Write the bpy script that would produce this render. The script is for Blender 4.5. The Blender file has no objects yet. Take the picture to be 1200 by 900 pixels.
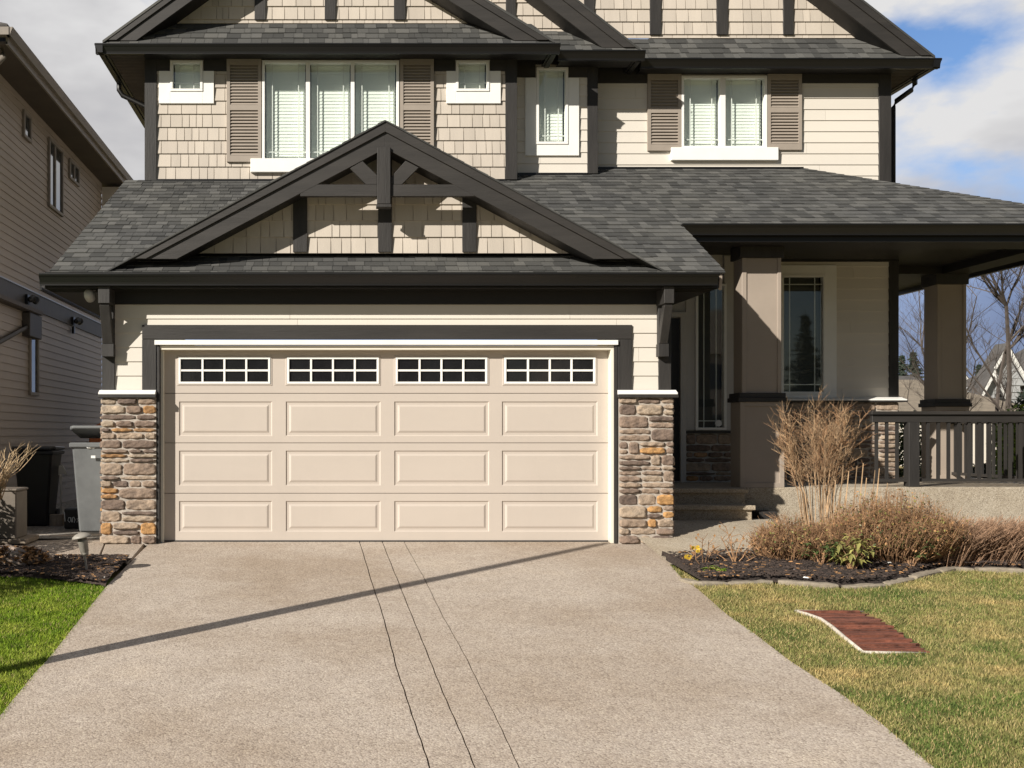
import bpy, math, random
import numpy as np
from mathutils import Vector, Matrix
random.seed(7); np.random.seed(7)
R = math.radians
C = bpy.data.collections.new('place'); bpy.context.scene.collection.children.link(C)
F, CX, CH, CAMZ = 1250.0, 390.0, 507.0, 1.203
DD, MS = 11.75, 0.0856
def X(px, Y): return (px - CX) * Y / F
def Z(py, Y): return CAMZ - (py - CH) * Y / F
def YG(py): return DD * 235.0 / (py - 400.0)          # depth of the driveway plane seen on row py
def zg(Y): return -MS * (DD - max(Y, 0.6)) if Y < DD else 0.0
SA, SE = R(49), R(27.8)                                # sun azimuth (from behind the camera, left) and elevation

# ------------------------------------------------------------------ materials
MATS = {}
def nodes(name):
    m = bpy.data.materials.new(name); m.use_nodes = True
    nt = m.node_tree; nt.nodes.clear()
    out = nt.nodes.new('ShaderNodeOutputMaterial'); b = nt.nodes.new('ShaderNodeBsdfPrincipled')
    nt.links.new(b.outputs[0], out.inputs[0]); MATS[name] = m
    return m, nt, b, out
def N(nt, t, **kw):
    n = nt.nodes.new(t)
    for k, v in kw.items():
        if k.startswith('i_'): n.inputs[k[2:].replace('_', ' ')].default_value = v
        else: setattr(n, k, v)
    return n
def ramp(nt, fac, stops):
    r = nt.nodes.new('ShaderNodeValToRGB'); e = r.color_ramp.elements
    while len(e) < len(stops): e.new(0.5)
    for k, (p, c) in enumerate(stops):
        e[k].position = p; e[k].color = (*c, 1)
    nt.links.new(fac, r.inputs[0]); return r.outputs[0]
def mixc(nt, a, b, fac, mode='MIX'):
    m = nt.nodes.new('ShaderNodeMix'); m.data_type = 'RGBA'; m.blend_type = mode
    for s, v in ((6, a), (7, b)):
        if isinstance(v, tuple): m.inputs[s].default_value = (*v, 1)
        else: nt.links.new(v, m.inputs[s])
    if isinstance(fac, (int, float)): m.inputs[0].default_value = fac
    else: nt.links.new(fac, m.inputs[0])
    return m.outputs[2]
def math_(nt, op, a, b=0.0, clamp=False):
    m = nt.nodes.new('ShaderNodeMath'); m.operation = op; m.use_clamp = clamp
    for s, v in ((0, a), (1, b)):
        if isinstance(v, (int, float)): m.inputs[s].default_value = v
        else: nt.links.new(v, m.inputs[s])
    return m.outputs[0]
def noise(nt, scale, detail=4, rough=.6, stretch=None, off=0.0):
    tc = nt.nodes.new('ShaderNodeTexCoord'); n = nt.nodes.new('ShaderNodeTexNoise')
    n.inputs['Scale'].default_value = scale; n.inputs['Detail'].default_value = detail; n.inputs['Roughness'].default_value = rough
    mp = nt.nodes.new('ShaderNodeMapping'); mp.inputs['Location'].default_value = (off, off * .7, off * .3)
    if stretch: mp.inputs['Scale'].default_value = stretch
    nt.links.new(tc.outputs['Object'], mp.inputs[0]); nt.links.new(mp.outputs[0], n.inputs['Vector'])
    return n.outputs['Fac']
def rnd(nt, idx=0):
    a = nt.nodes.new('ShaderNodeAttribute'); a.attribute_name = 'rnd'
    s = nt.nodes.new('ShaderNodeSeparateXYZ'); nt.links.new(a.outputs['Vector'], s.inputs[0]); return s.outputs[idx]
def bump(nt, b, h, strength=.3, dist=.01):
    bp = nt.nodes.new('ShaderNodeBump'); bp.inputs['Strength'].default_value = strength; bp.inputs['Distance'].default_value = dist
    nt.links.new(h, bp.inputs['Height']); nt.links.new(bp.outputs[0], b.inputs['Normal'])
def simple(name, col, rough=.7, var=.12, scale=3.0, bscale=60, bstr=.15, bdist=.004, pvar=0.0, stretch=None, metal=0.0, dirt=0.0, spec=None):
    m, nt, b, _ = nodes(name)
    lo = tuple(c * (1 - var) for c in col); hi = tuple(min(1, c * (1 + var)) for c in col)
    c = ramp(nt, noise(nt, scale, 5, .65, stretch), [(.32, lo), (.68, hi)])
    if pvar:
        f = math_(nt, 'MULTIPLY_ADD', rnd(nt, 0), 2 * pvar); f.node.inputs[2].default_value = 1 - pvar
        cb = nt.nodes.new('ShaderNodeCombineColor')
        for k in range(3): nt.links.new(f, cb.inputs[k])
        c = mixc(nt, c, cb.outputs[0], 1.0, 'MULTIPLY')
    if dirt:
        d = ramp(nt, noise(nt, scale * .7, 8, .75, (1, 1, .35), 5.0), [(.5, (1, 1, 1)), (.75, (1 - dirt,) * 3)])
        c = mixc(nt, c, d, 1.0, 'MULTIPLY')
    nt.links.new(c, b.inputs['Base Color'])
    b.inputs['Roughness'].default_value = rough; b.inputs['Metallic'].default_value = metal
    if spec is not None: b.inputs['Specular IOR Level'].default_value = spec
    if bstr: bump(nt, b, noise(nt, bscale, 4, .7, stretch), bstr, bdist)
    return m
simple('siding', (.635, .59, .52), .65, .03, 2, 40, .15, .002, .025, (.12, 1, 1), dirt=.05)
simple('shake', (.485, .43, .365), .75, .06, 5, 70, .35, .003, .085, (1, 1, .15), dirt=.06)
simple('dark_wood', (.024, .0215, .0195), .62, .30, 9, 55, .55, .005, .05, (1, 1, .12))
simple('dark_beam', (.026, .023, .0205), .6, .25, 9, 55, .5, .005, .05, (.12, 1, 1))
simple('gutter_metal', (.006, .0055, .0052), .40, .12, 2, 30, .04, .001)
simple('soffit_dark', (.011, .0095, .0085), .6, .1, 3, 20, 0)
simple('white_trim', (.80, .79, .75), .5, .03, 3, 50, .08, .002, dirt=.05)
simple('cream_jamb', (.72, .68, .58), .5, .03, 3, 50, .05, .002)
simple('grey_trim', (.50, .48, .45), .6, .06, 3, 50, .1, .002)
simple('door_paint', (.495, .435, .378), .48, .025, 1.5, 120, .12, .0012, 0, (.4, 1, 1), dirt=.05)
simple('seal_rubber', (.02, .02, .02), .7, .1)
simple('shutter_paint', (.31, .265, .22), .55, .05, 6, 50, .08, .002)
simple('column_board', (.33, .275, .225), .6, .05, 2, 60, .15, .002)
simple('mortar', (.40, .355, .305), .9, .2, 12, 90, .6, .006)
simple('metal_flash', (.38, .37, .35), .4, .1, 4, 20, .05, .001, metal=.6)
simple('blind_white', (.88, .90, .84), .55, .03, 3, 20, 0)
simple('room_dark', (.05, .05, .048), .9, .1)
simple('blind_shade', (.07, .072, .066), .6, .05, 3, 20, 0)  # dark copy of the white blind, porch shade put into its colour
simple('bin_grey', (.13, .135, .136), .45, .12, 5, 60, .12, .003, dirt=.2)
simple('bin_black', (.012, .012, .013), .4, .2, 5, 60, .1, .002)
simple('bag_black', (.014, .014, .014), .25, .2, 8, 14, .8, .02)
simple('mark_white', (.75, .75, .72), .6, .1)
simple('rust_orange', (.30, .085, .022), .7, .25, 10)
simple('planter_resin', (.15, .125, .10), .6, .12, 6)
simple('pallet_wood', (.25, .20, .15), .8, .25, 9)
simple('lamp_plastic', (.27, .25, .215), .5, .15, 30, 80, .2, .002)
simple('rock', (.30, .235, .19), .85, .35, 9, 25, .8, .02)
simple('twig_tan', (.33, .22, .125), .8, .35, 14, 60, 0, pvar=.35)
simple('twig_brown', (.27, .155, .08), .8, .4, 14, 60, 0, pvar=.4)
simple('twig_pale', (.43, .31, .18), .8, .3, 14, 60, 0, pvar=.3)
simple('twig_purple', (.30, .185, .115), .85, .4, 10, 60, 0, pvar=.4)
simple('bark_grey', (.075, .06, .05), .85, .35, 8, 40, .4, .01)
simple('leaf_green', (.065, .095, .028), .5, .35, 10, 40, 0, pvar=.4)
simple('leaf_olive', (.22, .21, .06), .5, .35, 10, 40, 0, pvar=.4)
simple('leaf_yellow', (.60, .40, .04), .5, .3, 10, 40, 0, pvar=.3)
simple('leaf_bright', (.22, .34, .03), .5, .3, 10, 40, 0, pvar=.35)
simple('leaf_hedge', (.17, .23, .025), .55, .35, 3, 40, 0, pvar=.45)
simple('leaf_dry', (.27, .145, .06), .8, .35, 12, 40, 0, pvar=.4)
simple('conifer_green', (.022, .036, .022), .8, .35, 2, 40, 0, pvar=.4)
simple('far_roof_tan', (.20, .165, .12), .9, .25, 2.5, 8, .5, .05)
simple('far_roof_grey', (.075, .070, .066), .9, .25, 2, 8, .4, .05)
simple('far_siding', (.36, .37, .37), .8, .08, 1, 10, 0)
simple('far_white', (.75, .74, .70), .6, .05)
simple('pole_metal', (.28, .28, .28), .4, .1, 3, 20, 0, metal=.5)
simple('soil', (.06, .045, .035), .95, .4, 20, 60, .8, .02)
simple('curb_concrete', (.26, .22, .165), .9, .25, 18, 80, .5, .006)
simple('asphalt', (.05, .05, .05), .9, .2, 30, 100, .5, .004)
simple('neighbor_soffit', (.075, .058, .045), .7, .15, 2, 10, 0)
simple('neighbor_band', (.052, .045, .040), .6, .15, 5)
simple('neighbor_trim', (.22, .19, .16), .6, .1, 5)
def m_glass(name, tint=(.92, .96, .94), base=.03, gcol=(1, 1, 1)):
    m = bpy.data.materials.new(name); m.use_nodes = True; nt = m.node_tree; nt.nodes.clear(); MATS[name] = m
    m.use_transparent_shadow = True
    out = N(nt, 'ShaderNodeOutputMaterial'); t = N(nt, 'ShaderNodeBsdfTransparent'); t.inputs[0].default_value = (*tint, 1)
    g = N(nt, 'ShaderNodeBsdfGlossy'); g.inputs['Roughness'].default_value = .02; g.inputs[0].default_value = (*gcol, 1)
    fr = N(nt, 'ShaderNodeLayerWeight'); fr.inputs[0].default_value = .5
    bp = N(nt, 'ShaderNodeBump'); bp.inputs['Strength'].default_value = .06; bp.inputs['Distance'].default_value = .02
    nt.links.new(noise(nt, 1.7, 1, .5), bp.inputs['Height']); nt.links.new(bp.outputs[0], g.inputs['Normal'])
    f = math_(nt, 'ADD', math_(nt, 'MULTIPLY', math_(nt, 'POWER', fr.outputs['Facing'], 5.0), .9), base + .09, True)
    mx = N(nt, 'ShaderNodeMixShader'); nt.links.new(f, mx.inputs[0]); nt.links.new(t.outputs[0], mx.inputs[1]); nt.links.new(g.outputs[0], mx.inputs[2])
    nt.links.new(mx.outputs[0], out.inputs[0])
m_glass('glass_clear'); simple('glass_dark', (.012, .012, .013), .06, .2, 6, 4, .05, .01, spec=.5)
# roof shingles: colour per tab plus granule noise
def m_shingle(name, lo, mid, hi):
    m, nt, b, _ = nodes(name)
    c = ramp(nt, rnd(nt, 0), [(.0, lo), (.45, mid), (1.0, hi)])
    g = ramp(nt, noise(nt, 160, 2, .7), [(.3, (.72,) * 3), (.7, (1.2,) * 3)])
    c = mixc(nt, c, g, 1.0, 'MULTIPLY')
    w = ramp(nt, noise(nt, .9, 5, .6), [(.35, (.88, .88, .9)), (.65, (1.08, 1.06, 1.02))])
    c = mixc(nt, c, w, 1.0, 'MULTIPLY')
    nt.links.new(c, b.inputs['Base Color']); b.inputs['Roughness'].default_value = .9
    bump(nt, b, noise(nt, 220, 2, .7), .5, .003)
m_shingle('shingle', (.036, .0365, .035), (.060, .0605, .0575), (.100, .0995, .094))
# stones
m, nt, b, _ = nodes('stone')
c = ramp(nt, rnd(nt, 0), [(0, (.13, .10, .085)), (.28, (.225, .17, .135)), (.55, (.31, .245, .19)), (.84, (.40, .335, .26)), (.90, (.38, .22, .10)), (1, (.46, .27, .11))])
nt.nodes[-1].color_ramp.interpolation = 'LINEAR'
c = mixc(nt, c, ramp(nt, noise(nt, 14, 6, .7), [(.3, (.50, .48, .48)), (.7, (1.35, 1.27, 1.18))]), 1.0, 'MULTIPLY')
c = mixc(nt, c, ramp(nt, noise(nt, 60, 4, .7), [(.3, (.85,) * 3), (.7, (1.12,) * 3)]), 1.0, 'MULTIPLY')
nt.links.new(c, b.inputs['Base Color']); b.inputs['Roughness'].default_value = .9
bump(nt, b, noise(nt, 35, 7, .75), .9, .012)
# exposed aggregate concrete
def m_aggregate(name, base, dark, light, sc=1.0, contrast=1.0, stain=(.80, .75, .69)):
    m, nt, b, _ = nodes(name)
    tc = N(nt, 'ShaderNodeTexCoord'); v = N(nt, 'ShaderNodeTexVoronoi'); v.inputs['Scale'].default_value = 88 * sc
    nt.links.new(tc.outputs['Object'], v.inputs['Vector'])
    hsv = N(nt, 'ShaderNodeSeparateColor'); nt.links.new(v.outputs['Color'], hsv.inputs[0])
    peb = ramp(nt, hsv.outputs[0], [(0, dark), (.30, base), (.7, tuple(c * 1.1 for c in base)), (1, light)])
    edge = ramp(nt, v.outputs['Distance'], [(.25, (1, 1, 1)), (.62, (.78, .75, .70))])
    c = mixc(nt, peb, edge, contrast, 'MULTIPLY')
    c = mixc(nt, c, ramp(nt, noise(nt, .55, 6, .62), [(.36, stain), (.58, (1.0, 1.0, 1.0)), (.75, (1.07, 1.05, 1.0))]), 1.0, 'MULTIPLY')
    c = mixc(nt, c, ramp(nt, noise(nt, 7, 5, .7, None, 3.0), [(.3, (.90, .89, .88)), (.7, (1.07, 1.07, 1.07))]), 1.0, 'MULTIPLY')
    nt.links.new(c, b.inputs['Base Color']); b.inputs['Roughness'].default_value = .88
    bump(nt, b, v.outputs['Distance'], .35, -.006)
m_aggregate('aggregate', (.425, .365, .31), (.29, .24, .20), (.56, .50, .42), 1.0, .6)
m_aggregate('aggregate_wall', (.46, .41, .33), (.26, .22, .175), (.60, .55, .46), 1.4)
m_aggregate('gravel_mat', (.25, .24, .225), (.10, .095, .09), (.42, .40, .38), .42)
# lawn
def m_lawn(name, a, b_, c_, sc, soil=False):
    m, nt, b, _ = nodes(name)
    geo = N(nt, 'ShaderNodeNewGeometry')
    def nz(s, d, off=0.0, st=(1, 1, 1)):
        mp = N(nt, 'ShaderNodeMapping'); mp.inputs['Location'].default_value = (off, off, 0); mp.inputs['Scale'].default_value = st
        n = N(nt, 'ShaderNodeTexNoise'); n.inputs['Scale'].default_value = s; n.inputs['Detail'].default_value = d; n.inputs['Roughness'].default_value = .65
        nt.links.new(geo.outputs['Position'], mp.inputs[0]); nt.links.new(mp.outputs[0], n.inputs['Vector']); return n.outputs['Fac']
    c = ramp(nt, nz(sc, 6, 0, (1, 1.6, 1)), [(.36, a), (.50, b_), (.64, c_)])
    c = mixc(nt, c, ramp(nt, nz(sc * 7, 5, 7), [(.32, (.58, .66, .55)), (.68, (1.4, 1.3, 1.2))]), 1.0, 'MULTIPLY')
    if not soil:
        f = math_(nt, 'MULTIPLY_ADD', rnd(nt, 0), .9); f.node.inputs[2].default_value = .55
        cb = N(nt, 'ShaderNodeCombineColor')
        for k in range(3): nt.links.new(f, cb.inputs[k])
        c = mixc(nt, c, cb.outputs[0], 1.0, 'MULTIPLY')
        st = math_(nt, 'GREATER_THAN', rnd(nt, 1), .82 if 'right' in name else .95)
        c = mixc(nt, c, (.42, .33, .15), st)
    nt.links.new(c, b.inputs['Base Color']); b.inputs['Roughness'].default_value = .75
    b.inputs['Specular IOR Level'].default_value = .25
m_lawn('blades_right', (.10, .14, .035), (.20, .195, .072), (.36, .275, .125), 1.1)
m_lawn('blades_left', (.10, .175, .012), (.17, .255, .018), (.25, .30, .045), 1.6)
m_lawn('turf_right', (.11, .12, .04), (.19, .16, .065), (.28, .19, .085), .9, True)
m_lawn('turf_left', (.07, .13, .012), (.09, .16, .014), (.12, .18, .02), 1.6, True)
simple('mulch', (.055, .038, .030), .95, .5, 30, 45, 1.0, .03, pvar=.5)
simple('panel_brown', (.155, .052, .030), .8, .5, 16, 30, .9, .012, .35, (.5, 1.6, 1), dirt=.5)
simple('rim_stone', (.50, .45, .38), .8, .15, 14, 60, .4, .006)
# neighbour vinyl siding
simple('vinyl_taupe', (.335, .28, .23), .6, .05, 1.5, 20, .05, .002, .03)

# ------------------------------------------------------------------ mesh building
class MB:
    def __init__(s): s.v = []; s.f = []; s.r = []; s.m = []
    def add(s, vs, fs, r=None, mi=0):
        o = len(s.v); s.v.extend([tuple(v) for v in vs])
        if r is None: r = (random.random(), random.random(), random.random())
        for f in fs: s.f.append([i + o for i in f]); s.r.append(r); s.m.append(mi)
    def box(s, x0, x1, y0, y1, z0, z1, r=None, mi=0):
        s.add([(x0, y0, z0), (x1, y0, z0), (x1, y1, z0), (x0, y1, z0), (x0, y0, z1), (x1, y0, z1), (x1, y1, z1), (x0, y1, z1)],
              [(0, 3, 2, 1), (4, 5, 6, 7), (0, 1, 5, 4), (1, 2, 6, 5), (2, 3, 7, 6), (3, 0, 4, 7)], r, mi)
    def extrude(s, pts, vec, r=None, mi=0):
        vec = Vector(vec); p = [Vector(q) for q in pts]; n = len(p)
        nor = Vector((0, 0, 0))
        for i in range(n): nor += p[i].cross(p[(i + 1) % n])
        if nor.dot(vec) > 0: p = p[::-1]
        s.add(p + [q + vec for q in p], [tuple(range(n)), tuple(range(2 * n - 1, n - 1, -1))] + [(i, n + i, n + (i + 1) % n, (i + 1) % n) for i in range(n)], r, mi)
    def xz(s, pts, y0, y1, r=None, mi=0): s.extrude([(x, y0, z) for x, z in pts], (0, y1 - y0, 0), r, mi)
    def yz(s, pts, x0, x1, r=None, mi=0): s.extrude([(x0, y, z) for y, z in pts], (x1 - x0, 0, 0), r, mi)
    def tube(s, pts, rad, sides=4, r=None, mi=0, cap=True):
        pts = [Vector(p) for p in pts]; n = len(pts); vs = []
        if r is None: r = (random.random(), random.random(), random.random())
        for i, p in enumerate(pts):
            d = (pts[min(i + 1, n - 1)] - pts[max(i - 1, 0)]).normalized()
            a = Vector((0, 0, 1)) if abs(d.z) < .9 else Vector((1, 0, 0))
            u = d.cross(a).normalized(); w = d.cross(u)
            rr = rad[i] if isinstance(rad, (list, tuple)) else rad
            for k in range(sides):
                t = 2 * math.pi * k / sides; vs.append(p + (u * math.cos(t) + w * math.sin(t)) * rr)
        fs = [(i * sides + k, i * sides + (k + 1) % sides, (i + 1) * sides + (k + 1) % sides, (i + 1) * sides + k) for i in range(n - 1) for k in range(sides)]
        if cap: fs += [tuple(range(sides))[::-1], tuple((n - 1) * sides + k for k in range(sides))]
        s.add(vs, fs, r, mi)
    def lathe(s, c, prof, sides=20, mi=0, tilt=None):
        vs = []
        for rr, z in prof:
            for k in range(sides):
                t = 2 * math.pi * k / sides; q = Vector((rr * math.cos(t), rr * math.sin(t), z))
                if tilt: q = tilt @ q
                vs.append(Vector(c) + q)
        n = len(prof)
        fs = [(i * sides + k, i * sides + (k + 1) % sides, (i + 1) * sides + (k + 1) % sides, (i + 1) * sides + k) for i in range(n - 1) for k in range(sides)]
        fs += [tuple(range(sides))[::-1], tuple((n - 1) * sides + k for k in range(sides))]
        s.add(vs, fs, None, mi)
    def build(s, name, mat, parent=None, bevel=0, smooth=False):
        me = bpy.data.meshes.new(name)
        off = WORLD_LOC.get(parent.name, Vector((0, 0, 0))) if parent else Vector((0, 0, 0))
        vs = [(v[0] - off.x, v[1] - off.y, v[2] - off.z) for v in s.v] if parent else s.v
        me.from_pydata(vs, [], s.f)
        at = me.attributes.new('rnd', 'FLOAT_VECTOR', 'FACE')
        at.data.foreach_set('vector', [c for r in s.r for c in r])
        for mm in ([mat] if isinstance(mat, str) else mat): me.materials.append(MATS[mm])
        if len(me.materials) > 1: me.polygons.foreach_set('material_index', s.m)
        if smooth: me.polygons.foreach_set('use_smooth', [True] * len(s.f))
        o = bpy.data.objects.new(name, me); C.objects.link(o)
        if parent: o.parent = parent; WORLD_LOC[o.name] = off
        else: WORLD_LOC[o.name] = Vector((0, 0, 0))
        if bevel:
            b = o.modifiers.new('bevel', 'BEVEL'); b.width = bevel; b.segments = 1; b.limit_method = 'ANGLE'
        return o
WORLD_LOC = {}
def thing(name, label, cat, loc, group=None):
    o = bpy.data.objects.new(name, None); C.objects.link(o); o.location = loc; WORLD_LOC[o.name] = Vector(loc)
    o.empty_display_size = .2; o['label'] = label; o['category'] = cat
    if group: o['group'] = group
    return o
def tag(o, label, cat, group=None):
    o['label'] = label; o['category'] = cat
    if group: o['group'] = group
    return o
def struct(o, kind='structure'): o['kind'] = kind; return o

# ---- convex clipping in plane coordinates
def clip(poly, a, b, c):                 # keep a*u+b*v>=c
    out = []
    n = len(poly)
    for i in range(n):
        p, q = poly[i], poly[(i + 1) % n]
        dp = a * p[0] + b * p[1] - c; dq = a * q[0] + b * q[1] - c
        if dp >= 0: out.append(p)
        if (dp > 1e-9 and dq < -1e-9) or (dp < -1e-9 and dq > 1e-9):
            t = dp / (dp - dq); out.append((p[0] + (q[0] - p[0]) * t, p[1] + (q[1] - p[1]) * t))
    return out if len(out) > 2 else []
def cut_rect(poly, h):
    u0, v0, u1, v1 = h; res = []
    for pc in (clip(poly, -1, 0, -u0), clip(poly, 1, 0, u1)):
        if pc: res.append(pc)
    mid = clip(clip(poly, 1, 0, u0) or [], -1, 0, -u1) if clip(poly, 1, 0, u0) else []
    if mid:
        for pc in (clip(mid, 0, -1, -v0), clip(mid, 0, 1, v1)):
            if pc: res.append(pc)
    return res
def area(p): return abs(sum(p[i][0] * p[(i + 1) % len(p)][1] - p[(i + 1) % len(p)][0] * p[i][1] for i in range(len(p)))) / 2
def courses(mb, O, U, V, poly, exp, wr, lift, gap=0.003, holes=(), v0=0.0, jit=0.0, back=None, skew=0.0):
    O, U, V = Vector(O), Vector(U).normalized(), Vector(V).normalized(); Nn = U.cross(V).normalized()
    if Nn.y > 0 or (abs(Nn.y) < 1e-6 and Nn.z < 0): Nn = -Nn
    us = [p[0] for p in poly]; vs = [p[1] for p in poly]
    def put(pc, hfun, lo=-.004, r=None, mi=0):
        n = len(pc)
        if area(pc) < 2e-5: return
        P = [O + U * u + V * v + Nn * hfun(u, v) for u, v in pc]; Q = [O + U * u + V * v + Nn * lo for u, v in pc]
        nor = sum(((P[i]).cross(P[(i + 1) % n]) for i in range(n)), Vector((0, 0, 0)))
        if nor.dot(Nn) < 0: P = P[::-1]; Q = Q[::-1]
        mb.add(P + Q, [tuple(range(n))] + [(i, n + i, n + (i + 1) % n, (i + 1) % n) for i in range(n)], r, mi)
    if back is not None:
        pcs = [poly]
        for h in holes: pcs = [q for pc in pcs for q in cut_rect(pc, h)]
        for pc in pcs: put(pc, lambda u, v: 0.0, -.01, (.1, .1, .1), back)
    i0 = math.floor((min(vs) - v0) / exp)
    for i in range(i0, math.ceil((max(vs) - v0) / exp)):
        a = v0 + i * exp; row = clip(clip(poly, 0, 1, a) or [(0, 0)], 0, -1, -(a + exp + .0005)) if clip(poly, 0, 1, a) else []
        if not row: continue
        umin, umax = min(p[0] for p in row), max(p[0] for p in row)
        u = umin - random.random() * wr[1]
        while u < umax:
            w = random.uniform(*wr)
            pc = clip(row, 1, 0, u + gap / 2)
            pc = clip(pc, -1, 0, -(u + w - gap / 2)) if pc else []
            if pc:
                j = random.choice((0, 0, jit, jit * .5)) if jit else 0
                pcs = [pc]
                for h in holes: pcs = [q for p_ in pcs for q in cut_rect(p_, h)]
                r = (random.random(), random.random(), random.random())
                for p_ in pcs: put(p_, lambda u_, v_: lift * (1 - (v_ - a) / exp) + .002 + j, 0.0, r)
            u += w

# ================================================================== HOUSE
GW = 11.60        # garage wall plane
house = thing('house', 'beige two storey house with dark timber trim, wide garage door and covered porch', 'house', (X(450, GW), GW, 0))
Y1, Y2, Y3 = 14.40, 14.68, 14.95          # the three upper wall planes
YE = 14.50                                # entry wall
SID, SHK = .155, .178
def wallplane(Y, px0, px1, py0, py1, holes=(), kind='siding', name='wall', pts=None):
    mb = MB(); O = (0, Y, 0)
    if pts: poly = [(X(a, Y), Z(b, Y)) for a, b in pts]
    else: poly = [(X(px0, Y), Z(py1, Y)), (X(px1, Y), Z(py1, Y)), (X(px1, Y), Z(py0, Y)), (X(px0, Y), Z(py0, Y))]
    hs = [(X(h[0], Y), Z(h[3], Y), X(h[2], Y), Z(h[1], Y)) for h in holes]
    vb = min(p[1] for p in poly)
    if kind == 'siding': courses(mb, O, (1, 0, 0), (0, 0, 1), poly, SID, (3.0, 3.7), .012, .003, hs, vb, back=0)
    else: courses(mb, O, (1, 0, 0), (0, 0, 1), poly, SHK, (.08, .22), .017, .008, hs, vb, back=0)
    return mb.build(name, 'siding' if kind == 'siding' else 'shake', house)
def board(Y, px0, px1, py0, py1, name, mat='dark_wood', proud=.025, thick=.03, parent=None, bevel=.003, mb=None):
    m = mb or MB(); m.box(X(px0, Y), X(px1, Y), Y - proud, Y - proud + thick, Z(py1, Y), Z(py0, Y))
    if mb is None: return m.build(name, mat, parent or house, bevel)
# ---- windows
def window(Y, fr, glass_cols, trim=None, sill=None, blind=True, muntin=None, frame_mat='white_trim', trim_mat='white_trim', pane_mat='glass_clear', proud=.035, blind_drop=1.0, label=None, depth=.5, mutop=True, blind_mat='blind_white'):
    x0, y0, x1, y1 = fr
    a0, a1, b0, b1 = X(x0, Y), X(x1, Y), Z(y1, Y), Z(y0, Y)
    ft = .035
    mb = MB()
    mb.box(a0, a1, Y - proud, Y + .05, b1 - ft, b1); mb.box(a0, a1, Y - proud, Y + .05, b0, b0 + ft)
    mb.box(a0, a0 + ft, Y - proud, Y + .05, b0 + ft, b1 - ft); mb.box(a1 - ft, a1, Y - proud, Y + .05, b0 + ft, b1 - ft)
    cols = [(a0 + ft, a1 - ft)]
    if glass_cols:
        cols = []; prev = a0 + ft
        for (m0, m1) in glass_cols:
            mb.box(X(m0, Y), X(m1, Y), Y - proud + .004, Y + .05, b0 + ft, b1 - ft); cols.append((prev, X(m0, Y))); prev = X(m1, Y)
        cols.append((prev, a1 - ft))
    w = mb.build('window', frame_mat, house, .003)
    if label: w['label'] = label
    if trim:
        t = MB(); t0, s0, t1, s1 = trim
        p = Y - proud + .012
        A0, A1, B0, B1 = X(t0, Y), X(t1, Y), Z(s1, Y), Z(s0, Y)
        t.box(A0, a0, p, Y + .01, B0, B1); t.box(a1, A1, p, Y + .01, B0, B1); t.box(a0, a1, p, Y + .01, B0, b0)
        if B1 > b1 + .01: t.box(a0, a1, p, Y + .01, b1, B1)
        t.build('casing', trim_mat, w, .003)
    if sill:
        t = MB(); t.box(X(sill[0], Y), X(sill[2], Y), Y - proud - .02, Y + .01, Z(sill[3], Y), Z(sill[1], Y)); t.build('sill', trim_mat, w, .004)
    if muntin:
        t = MB()
        for (c0, c1) in cols:
            d = muntin
            top = b1 - ft - .012 if mutop else b0 + ft + .0
            for u in (c0 + d, c1 - d): t.box(u - .006, u + .006, Y - .004, Y + .006, b0 + ft, b1 - ft)
            t.box(c0, c1, Y - .003, Y + .005, b0 + ft + d - .006, b0 + ft + d + .006)
            if mutop == 'both': t.box(c0, c1, Y - .003, Y + .005, b1 - ft - d - .006, b1 - ft - d + .006)
        t.build('muntin', frame_mat, w)
    for (c0, c1) in cols:
        g = MB(); e_ = .0005; g.add([(c0 + e_, Y - .012, b0 + ft + e_), (c1 - e_, Y - .012, b0 + ft + e_), (c1 - e_, Y - .012, b1 - ft - e_), (c0 + e_, Y - .012, b1 - ft - e_)], [(0, 1, 2, 3)]); g.build('pane', pane_mat, w)
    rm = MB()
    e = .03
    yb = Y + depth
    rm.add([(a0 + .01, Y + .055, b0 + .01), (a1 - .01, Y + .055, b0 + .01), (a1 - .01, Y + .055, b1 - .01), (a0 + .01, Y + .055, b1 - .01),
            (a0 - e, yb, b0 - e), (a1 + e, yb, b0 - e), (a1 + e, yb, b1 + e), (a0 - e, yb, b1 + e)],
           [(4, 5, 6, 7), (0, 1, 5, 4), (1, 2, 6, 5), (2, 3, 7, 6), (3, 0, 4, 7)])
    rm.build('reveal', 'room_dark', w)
    if blind:
        bl = MB(); H = b1 - b0
        for (c0, c1) in cols:
            z = b1 - ft - .03; bl.box(c0 + .01, c1 - .01, Y + .06, Y + .10, z, z + .035)
            zb = b0 + ft + .015 + (1 - blind_drop) * H
            while z > zb:
                z -= .045
                bl.extrude([(c0 + .012, Y + .062, z), (c0 + .012, Y + .065, z), (c0 + .012, Y + .074, z + .047), (c0 + .012, Y + .071, z + .048)], (c1 - c0 - .024, 0, 0))
            for u in (c0 + .09, c1 - .09): bl.box(u - .002, u + .002, Y + .060, Y + .062, zb, b1 - ft)
        bl.build('blind', blind_mat, w)
    return w
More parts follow.
